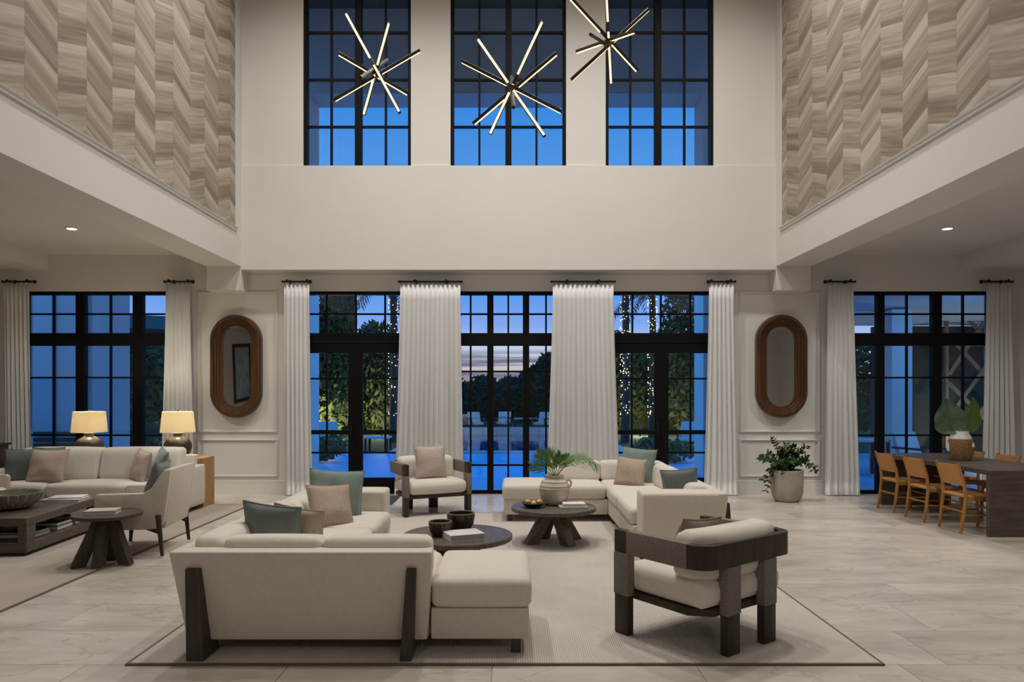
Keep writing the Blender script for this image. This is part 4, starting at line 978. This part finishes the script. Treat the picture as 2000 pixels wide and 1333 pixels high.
for i, tp in enumerate(tips):
    b_ = Vector((rg.uniform(-.08, .08), rg.uniform(-.06, .06), .44)); tp = Vector(tp); sp = []
    for k in range(11):
        f = k/10; p = b_.lerp(tp, f); p.z += .22*f*(1-f)*2*(1.3 if tp.z < .55 else .45); sp.append(p)
    mb = MB().tube(sp, [.008-.005*k/10 for k in range(11)], 5)
    for k in range(2, 11):
        tg = (sp[k]-sp[k-1]).normalized()
        for s in (-1, 1, -1, 1):
            sd = tg.orthogonal().normalized(); sd = Matrix.Rotation(rg.uniform(0, 6.28), 3, tg) @ sd
            if s < 0: sd = -sd
            d = (tg*.55+sd).normalized(); ln = rg.uniform(.06, .095); w_ = d.cross(tg).normalized()*ln*.34; nrm = w_.cross(d).normalized()*.006; p = sp[k]
            mb.add([p, p+d*ln*.4+w_-nrm, p+d*ln, p+d*ln*.4-w_-nrm, p+d*ln*.45+nrm], [(0, 1, 4), (1, 2, 4), (2, 3, 4), (3, 0, 4)])
    mb.build('stem', LEAFD, t, sharp=2)

# ------------------------------------------------------------------ outside: loggia, terrace, pool, planting
STUCCO = mat('white_stucco', (.62, .62, .60), .8)
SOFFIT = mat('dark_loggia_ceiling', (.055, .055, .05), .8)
DECK = mat('dusk_tinted_terrace', (.10, .40, .68), .6, (.14, .46, .74), 3)  # blue of the dusk light put into the terrace colour
LAWN = mat('lawn_grass', (.022, .045, .014), .95, (.035, .065, .02), 6)
COPING = mat('pale_coping', (.55, .56, .56), .7)
EAVE = mat('dark_eave_timber', (.05, .035, .022), .7)
TREE = mat('tree_foliage', (.018, .036, .012), .8, (.035, .055, .018), 3)
HEDGE = mat('olive_foliage', (.085, .11, .035), .8, (.13, .15, .05), 3)
PALMT = mat('palm_trunk', (.08, .06, .04), .9, (.11, .085, .06), 12, .5, 30)
PALML = mat('palm_leaf_dark', (.015, .035, .012), .7)
CUSHB = mat('white_outdoor_cushion', (.60, .62, .62), .8)
FRAMED = mat('dark_outdoor_metal', (.02, .02, .022), .5)
LATT = mat('cedar_lattice', (.22, .12, .055), .6, (.28, .16, .08), 6)
WATER = mat('pool_water', (.006, .09, .26), .06, bump=.12, bscale=3)
GROUND_Y = 11.68
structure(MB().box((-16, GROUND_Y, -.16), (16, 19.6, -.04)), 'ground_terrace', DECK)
structure(MB().box((-60, 19.6, -.30), (60, 150, -.10)), 'ground_lawn', LAWN)
structure(MB().box((-60, GROUND_Y, -.5), (-16, 19.6, -.10)).box((16, GROUND_Y, -.5), (60, 19.6, -.10)), 'ground_side_lawn', LAWN)
t = thing('pool', 'blue swimming pool beyond the terrace', 'pool', (0, 25, -.1))
MB().box((-3.2, -4.4, 0), (3.2, 4.6, .02)).build('water', WATER, t)
for i in range(12):
    a = -3.5+7.0*i/12
    MB().box((a+.004, -4.75, 0), (a+7.0/12-.004, -4.4, .06), .008, 1).build('coping_stone', COPING, t); MB().box((a+.004, 4.6, 0), (a+7.0/12-.004, 5.0, .30), .008, 1).build('coping_stone', COPING, t)
for s in (-1, 1): a, b_ = sorted((s*3.2, s*3.5)); MB().box((a, -4.4, 0), (b_, 4.6, .06), .008, 1).build('coping_stone', COPING, t)
# loggia over the high windows
structure(MB().box((-5.2, 14.2, 7.60), (5.2, 14.9, 9.6)), 'beam_loggia', STUCCO)
structure(MB().box((-5.2, YF+.36, 9.3), (5.2, 14.2, 9.5)), 'ceiling_loggia', SOFFIT)
for i, x in enumerate((-4.38, 4.20)): structure(MB().box((x-.36, 14.2, -.04), (x+.36, 14.9, 7.6)), f'column_{i+1}', STUCCO)
# side wings seen through the outer windows
structure(MB().box((-15, 15.0, -.04), (-8.46, 15.3, 5.2)), 'wall_wing_left', STUCCO)
structure(MB().box((-8.55, 14.55, -.04), (-8.2, 15.3, 5.2)), 'column_3', STUCCO)
structure(MB().box((7.82, 14.6, -.04), (8.24, 15.2, 3.34)), 'column_4', STUCCO)
structure(MB().box((9.0, 17.5, -.04), (16, 17.8, 3.27)), 'wall_wing_right', EAVE)
structure(MB().hexa([(6.3, 13.0, 3.44), (16, 13.0, 3.44), (16, 17.5, 3.28), (6.3, 17.5, 3.28), (6.3, 13.0, 3.64), (16, 13.0, 3.64), (16, 17.5, 3.5), (6.3, 17.5, 3.5)]), 'roof_wing_right', STUCCO)
structure(MB().hexa([(-16, 22, 3.6), (-9.6, 22, 3.3), (-9.6, 30, 4.4), (-16, 30, 4.7), (-16, 22, 3.85), (-9.6, 22, 3.55), (-9.6, 30, 4.65), (-16, 30, 4.95)]), 'roof_far_left', EAVE)
structure(MB().box((-16, 26, -.1), (-10.4, 29, 4.2)), 'wall_far_left', EAVE)
for i, x in enumerate((-9.75, -9.05)): structure(MB().box((x-.14, 14.88, -.04), (x+.14, 15.0, 5.2)), f'pilaster_{i+1}', STUCCO)
t = thing('garden_bench', 'dark slatted bench against the white wing outside the pale sofa window', 'bench', (-9.45, 14.5, -.04))
for i in range(4): MB().box((-.9, -.22+i*.12, .40), (.9, -.13+i*.12, .43)).build('slat', EAVE, t)
for i in range(3): MB().box((-.9, .28, .52+i*.12), (.9, .31, .61+i*.12)).build('slat', EAVE, t)
for x in (-.8, .8): MB().box((x-.03, -.2, 0), (x+.03, .31, .40)).box((x-.03, .25, .40), (x+.03, .28, .88)).build('leg', FRAMED, t)
t = thing('lattice_screen', 'cedar screen of crossing diagonal slats outside behind the seagrass vase', 'screen', (10.15, 16.6, -.04))
for x in (0, 1.5): MB().box((x, 0, 0), (x+.07, .07, 3.6)).build('post', LATT, t)
for z in (.05, 3.5): MB().box((.07, .005, z), (1.5, .06, z+.08)).build('rail', LATT, t)
for i, (a, b_, c, d_) in enumerate(((.1, .2, 1.4, 2.0), (.1, 1.1, 1.4, 2.9), (.1, 2.1, 1.0, 3.45), (.1, 1.9, 1.4, .6), (.1, 3.0, 1.4, 1.6), (.5, 3.45, 1.4, 2.5))):
    p, q = Vector((a, .03, b_)), Vector((c, .03, d_)); dd = q-p; ang = math.atan2(dd.z, dd.x)
    MB().box((-dd.length/2, -.012+.026*(i//3), -.045), (dd.length/2, .012+.026*(i//3), .045), 0, 1, Matrix.Translation((p+q)/2) @ Matrix.Rotation(-ang, 4, 'Y')).build('slat', LATT, t)

def foliage_mesh(blobs, n, size, seed):
    rg = random.Random(seed); V = []; Fc = []; tot = sum(b[3]*b[4]*b[5] for b in blobs)
    for (x, y, z, a, b_, c) in blobs:
        for i in range(int(n*a*b_*c/tot)):
            d = Vector((rg.gauss(0, 1), rg.gauss(0, 1), rg.gauss(0, 1))).normalized()*(rg.random()**.28)
            p = Vector((x+d.x*a, y+d.y*b_, z+d.z*c)); u = Vector((rg.gauss(0, 1), rg.gauss(0, 1), rg.gauss(0, 1))).normalized(); w_ = u.orthogonal().normalized(); s = size*rg.uniform(.6, 1.4)
            k = len(V); V += [p-u*s, p+w_*s*.45, p+u*s, p-w_*s*.45]; Fc.append((k, k+1, k+2, k+3))
    return MB().add(V, Fc)
def tree(label, loc, h, blobs, n, m, size, seed, group=None):
    t = thing('tree', label, 'tree', loc, 0, group)
    foliage_mesh(blobs, n, size, seed).build('crown', m, t, sharp=.3)
    MB().tube([(0, 0, 0), (.03, 0, h*.3), (0, 0, h*.6)], [.11, .09, .05], 8).build('trunk', PALMT, t)
G = -.1
# far tree line rising to the right, seen between the middle curtains
for i, (x, y, h, r) in enumerate(((-4.6, 44, 2.9, 2.2), (-2.4, 46, 2.9, 2.0), (-.6, 45, 2.75, 1.8), (.9, 44, 3.4, 1.7), (2.0, 43, 4.3, 1.6), (3.0, 41, 5.2, 1.6))):
    lab = ['low far tree at the left end of the tree line beyond the pool', 'low far tree, second from the left along the tree line', 'lowest far tree in the middle of the tree line', 'far tree just right of the sunset gap', 'mid height far tree on the rising right of the tree line', 'tall far tree beside the right middle curtain', 'tall far tree hidden behind the right middle curtain'][i]
    tree(lab, (x, y, G), h, [(0, 0, h*.42, r, r*.8, h*.42), (r*.3, 0, h*.72, r*.6, r*.6, h*.28)], 3000, TREE, .20, 40+i)
# garden trees behind the glazed doors
for i, (x, y, h, r) in enumerate(((-7.0, 27, 7.0, 1.15), (-6.0, 30.6, 5.0, 1.5), (4.6, 31.5, 4.6, 1.4), (7.3, 30.6, 7.2, 1.3)  )):
    lab = ['olive garden tree at the left of the left glazed door', 'olive garden tree in the middle of the left glazed door', 'olive garden tree at the left of the right glazed door', 'olive garden tree in the middle of the right glazed door', 'olive garden tree at the right of the right glazed door'][i]
    tree(lab, (x, y, G), h, [(0, 0, h*.36, r, r*.7, h*.36), (.2, 0, h*.68, r*.8, r*.6, h*.30)], 3200, HEDGE, .17, 60+i)
tree('leafy tree outside the window behind the pale sofa', (-9.9, 20.2, G), 3.4, [(0, 0, 2.0, 1.15, .8, 1.1), (.3, 0, .9, .8, .7, .7)], 2600, HEDGE, .13, 80)
tree('leafy tree outside the dining table window', (8.75, 18.6, G), 3.6, [(0, 0, 2.2, .85, .7, 1.1), (.1, 0, 1.2, .6, .6, .6)], 2600, HEDGE, .11, 81)
for (x, y, lab) in ((-6.2, 33.5, 'tall clipped hedge behind the trees of the left glazed door'), (6.6, 33.5, 'tall clipped hedge behind the trees of the right glazed door')):
    t = thing('hedge', lab, 'hedge', (x, y, G)); MB().box((-2.9, -.35, 0), (2.9, .35, 3.9), .2, 2).build('hedge_core', HEDGE, t)
    o = foliage_mesh([(i*.5-2.7, 0, 2.0, .45, .5, 2.1) for i in range(12)], 5000, .12, 7).build('leaves', HEDGE, t); o['kind'] = 'stuff'
# palms wound with fairy lights
FAIRY = mat('fairy_bulb', (1, .85, .6), .5, emit=(1, .78, .45), estr=5)
def palm(label, loc, h, lit, nf, fl, seed):
    rg = random.Random(seed); t = thing('palm_tree', label, 'palm', loc)
    MB().tube([(0, 0, 0), (.05, 0, h*.4), (.02, 0, h*.75), (0, 0, h)], [.17, .14, .125, .12], 10).build('trunk', PALMT, t)
    for i in range(nf):
        q = 2*PI*i/nf+rg.uniform(-.2, .2); el = rg.uniform(-.35, .75); c, s = math.cos(q), math.sin(q)
        tip = (c*fl*math.cos(el)*.95, s*fl*math.cos(el)*.95, h+fl*math.sin(el)*.75-.35*fl)
        frond(t, (0, 0, h), tip, .22*fl, 20, .24*fl, (0.01, 0.01, 1), PALML, 'frond', .05, .12, seed*9+i)
    if lit:
        b = MB(); k = 0
        for z in [rg.uniform(.15*h, .97*h) for _ in range(lit)]:
            q = rg.uniform(PI*.9, 2.1*PI); r = .165; b.lathe([(.004, -.014), (.016, 0), (.004, .014)], 6, (r*math.cos(q), r*math.sin(q), z))
        o = b.build('fairy_lights', FAIRY, t); o['kind'] = 'stuff'
palm('palm wound with fairy lights at the left curtain, seen through the left glazed door', (X(768, 25), 25, G), 5.7, 80, 15, 2.7, 1)
palm('palm wound with fairy lights at the middle of the left glazed door', (X(690, 28.5), 28.5, G), 6.2, 60, 12, 2.2, 2)
palm('taller palm wound with fairy lights, seen through the left panes of the right glazed door', (X(1221, 25), 25, G), 6.1, 130, 13, 2.4, 3)
palm('shorter palm wound with fairy lights beside the middle stile of the right glazed door', (X(1274, 26.5), 26.5, G), 5.4, 130, 14, 2.2, 4)
def shrub(label, loc, blobs, n, seed, m=HEDGE, size=.07): o = foliage_mesh(blobs, n, size, seed).build('shrub', m); o.location = loc; tag(o, label, 'shrub')
shrub('low shrub on the terrace behind the left glazed door', (-4.7, 16.9, -.04), [(0, 0, .32, .75, .35, .30), (.4, 0, .42, .5, .3, .25)], 900, 90)
shrub('low shrub on the terrace behind the right glazed door', (3.6, 16.9, -.04), [(0, 0, .28, .8, .35, .28), (-.3, 0, .40, .4, .3, .22)], 900, 91)
shrub('dark shrub at the foot of the column outside the pale sofa window', (-9.0, 17.2, -.04), [(0, 0, .55, .55, .4, .55)], 700, 92)
# outdoor seats and tables
def patio_chair(label, loc, rz, group=None):
    t = thing('patio_chair', label, 'chair', loc, R(rz), group)
    for (x, y) in ((-.30, -.30), (.30, -.30), (-.30, .30), (.30, .30)): MB().box((x-.02, y-.02, 0), (x+.02, y+.02, .60 if y > 0 else .34)).build('leg', FRAMED, t)
    MB().box((-.32, -.32, .28), (.32, .32, .33)).build('seat_frame', FRAMED, t)
    MB().soft((-.29, -.30, .33), (.29, .28, .45), .04, (0, 0, .012), 6).build('seat_cushion', CUSHB, t)
    MB().hexa([(-.29, -.32, .43), (.29, -.32, .43), (.29, -.20, .43), (-.29, -.20, .43), (-.29, -.46, .88), (.29, -.46, .88), (.29, -.37, .90), (-.29, -.37, .90)], .03, 2).build('back_cushion', CUSHB, t)
    for s in (-1, 1): MB().box((s*.32-.03, -.36, .58), (s*.32+.03, .33, .62)).build('armrest', FRAMED, t)
    return t
p0 = patio_chair('white cushioned patio chair beyond the pool, left of centre', (-1.55, 31.6, -.1), 200)
for (x, y, rz, lab) in ((-.35, 32.2, 170, 'white cushioned patio chair beyond the pool, in the middle pane'), (1.35, 31.5, 150, 'white cushioned patio chair beyond the pool, at the right'),
                        (-5.25, 20.5, 200, 'white cushioned patio chair by the pool, behind the left glazed door'), (5.15, 20.5, 160, 'white cushioned patio chair by the pool, behind the right glazed door'),
                        (7.85, 13.6, 200, 'white patio chair right outside the dining table window'), (-9.2, 18.8, 150, 'white patio chair outside the pale sofa window')):
    dup(p0, (x, y, -.04 if y < 19.6 else -.1), R(rz), lab)
def patio_table(label, loc, w_, d_, h, m=CUSHB):
    t = thing('patio_table', label, 'table', loc)
    MB().box((-w_/2, -d_/2, h-.05), (w_/2, d_/2, h), .006, 1).build('tabletop', m, t)
    for (x, y) in ((-1, -1), (1, -1), (-1, 1), (1, 1)): MB().box((x*(w_/2-.04)-.03, y*(d_/2-.04)-.03, 0), (x*(w_/2-.04)+.03, y*(d_/2-.04)+.03, h-.05)).build('leg', FRAMED, t)
patio_table('white patio table beyond the pool in the middle window', (.75, 32.6, -.1), 1.2, .6, .6)
patio_table('white bar height table outside the dining table window', (7.0, 14.3, -.04), .9, .7, .74)
patio_table('low patio table by the pool behind the left glazed door', (-3.9, 20.9, -.1), .7, .7, .45)
def sun_lounger(label, loc, rz):
    t = thing('sun_lounger', label, 'lounger', loc, R(rz))
    MB().box((-.34, -.95, .24), (.34, .95, .29)).build('frame', FRAMED, t)
    MB().soft((-.32, -.93, .29), (.32, .35, .38), .03, (0, 0, .01), 6).build('mattress', CUSHB, t)
    MB().hexa([(-.32, .33, .29), (.32, .33, .29), (.32, .42, .29), (-.32, .42, .29), (-.32, .80, .80), (.32, .80, .80), (.32, .87, .76), (-.32, .87, .76)], .02, 2).build('backrest', CUSHB, t)
    for (x, y) in ((-1, -1), (1, -1), (-1, 1), (1, 1)): MB().box((x*.3-.025, y*.85-.025, 0), (x*.3+.025, y*.85+.025, .24)).build('leg', FRAMED, t)
sun_lounger('sun lounger beyond the pool near the left middle curtain', (-2.35, 32.6, -.1), 195)
# garden lamps that wash the planting with warm light, and an added light for the lattice
def bollard(label, x, y, e=None):
    if label:
     t = thing('garden_light', label, 'lamp', (x, y, G))
     MB().tube([(0, 0, 0), (0, 0, .28)], .03, 8).build('stake', FRAMED, t); MB().lathe([(.03, .28), (.045, .30), (.045, .38), (.04, .38), (.04, .31)], 12).build('housing', FRAMED, t)
    l = bpy.data.lights.new('garden_light_or_fill', 'POINT'); l.energy = e or 170; l.color = (1, .80, .45); l.shadow_soft_size = .05; o = bpy.data.objects.new('garden_light_or_fill', l); COL.objects.link(o); o.location = (x, y, .40)
bollard(None, -6.7, 26.0)
bollard('garden spotlight at the trees behind the right glazed door', 5.2, 28.6)
bollard('garden spotlight at the hedge seen through the left glazed door', -5.2, 28.6)
bollard(None, 7.3, 27.2)
bollard(None, 10.6, 15.6, 60)  # warm light added to brown the lattice, no lamp body
bollard(None, -9.3, 19.1)
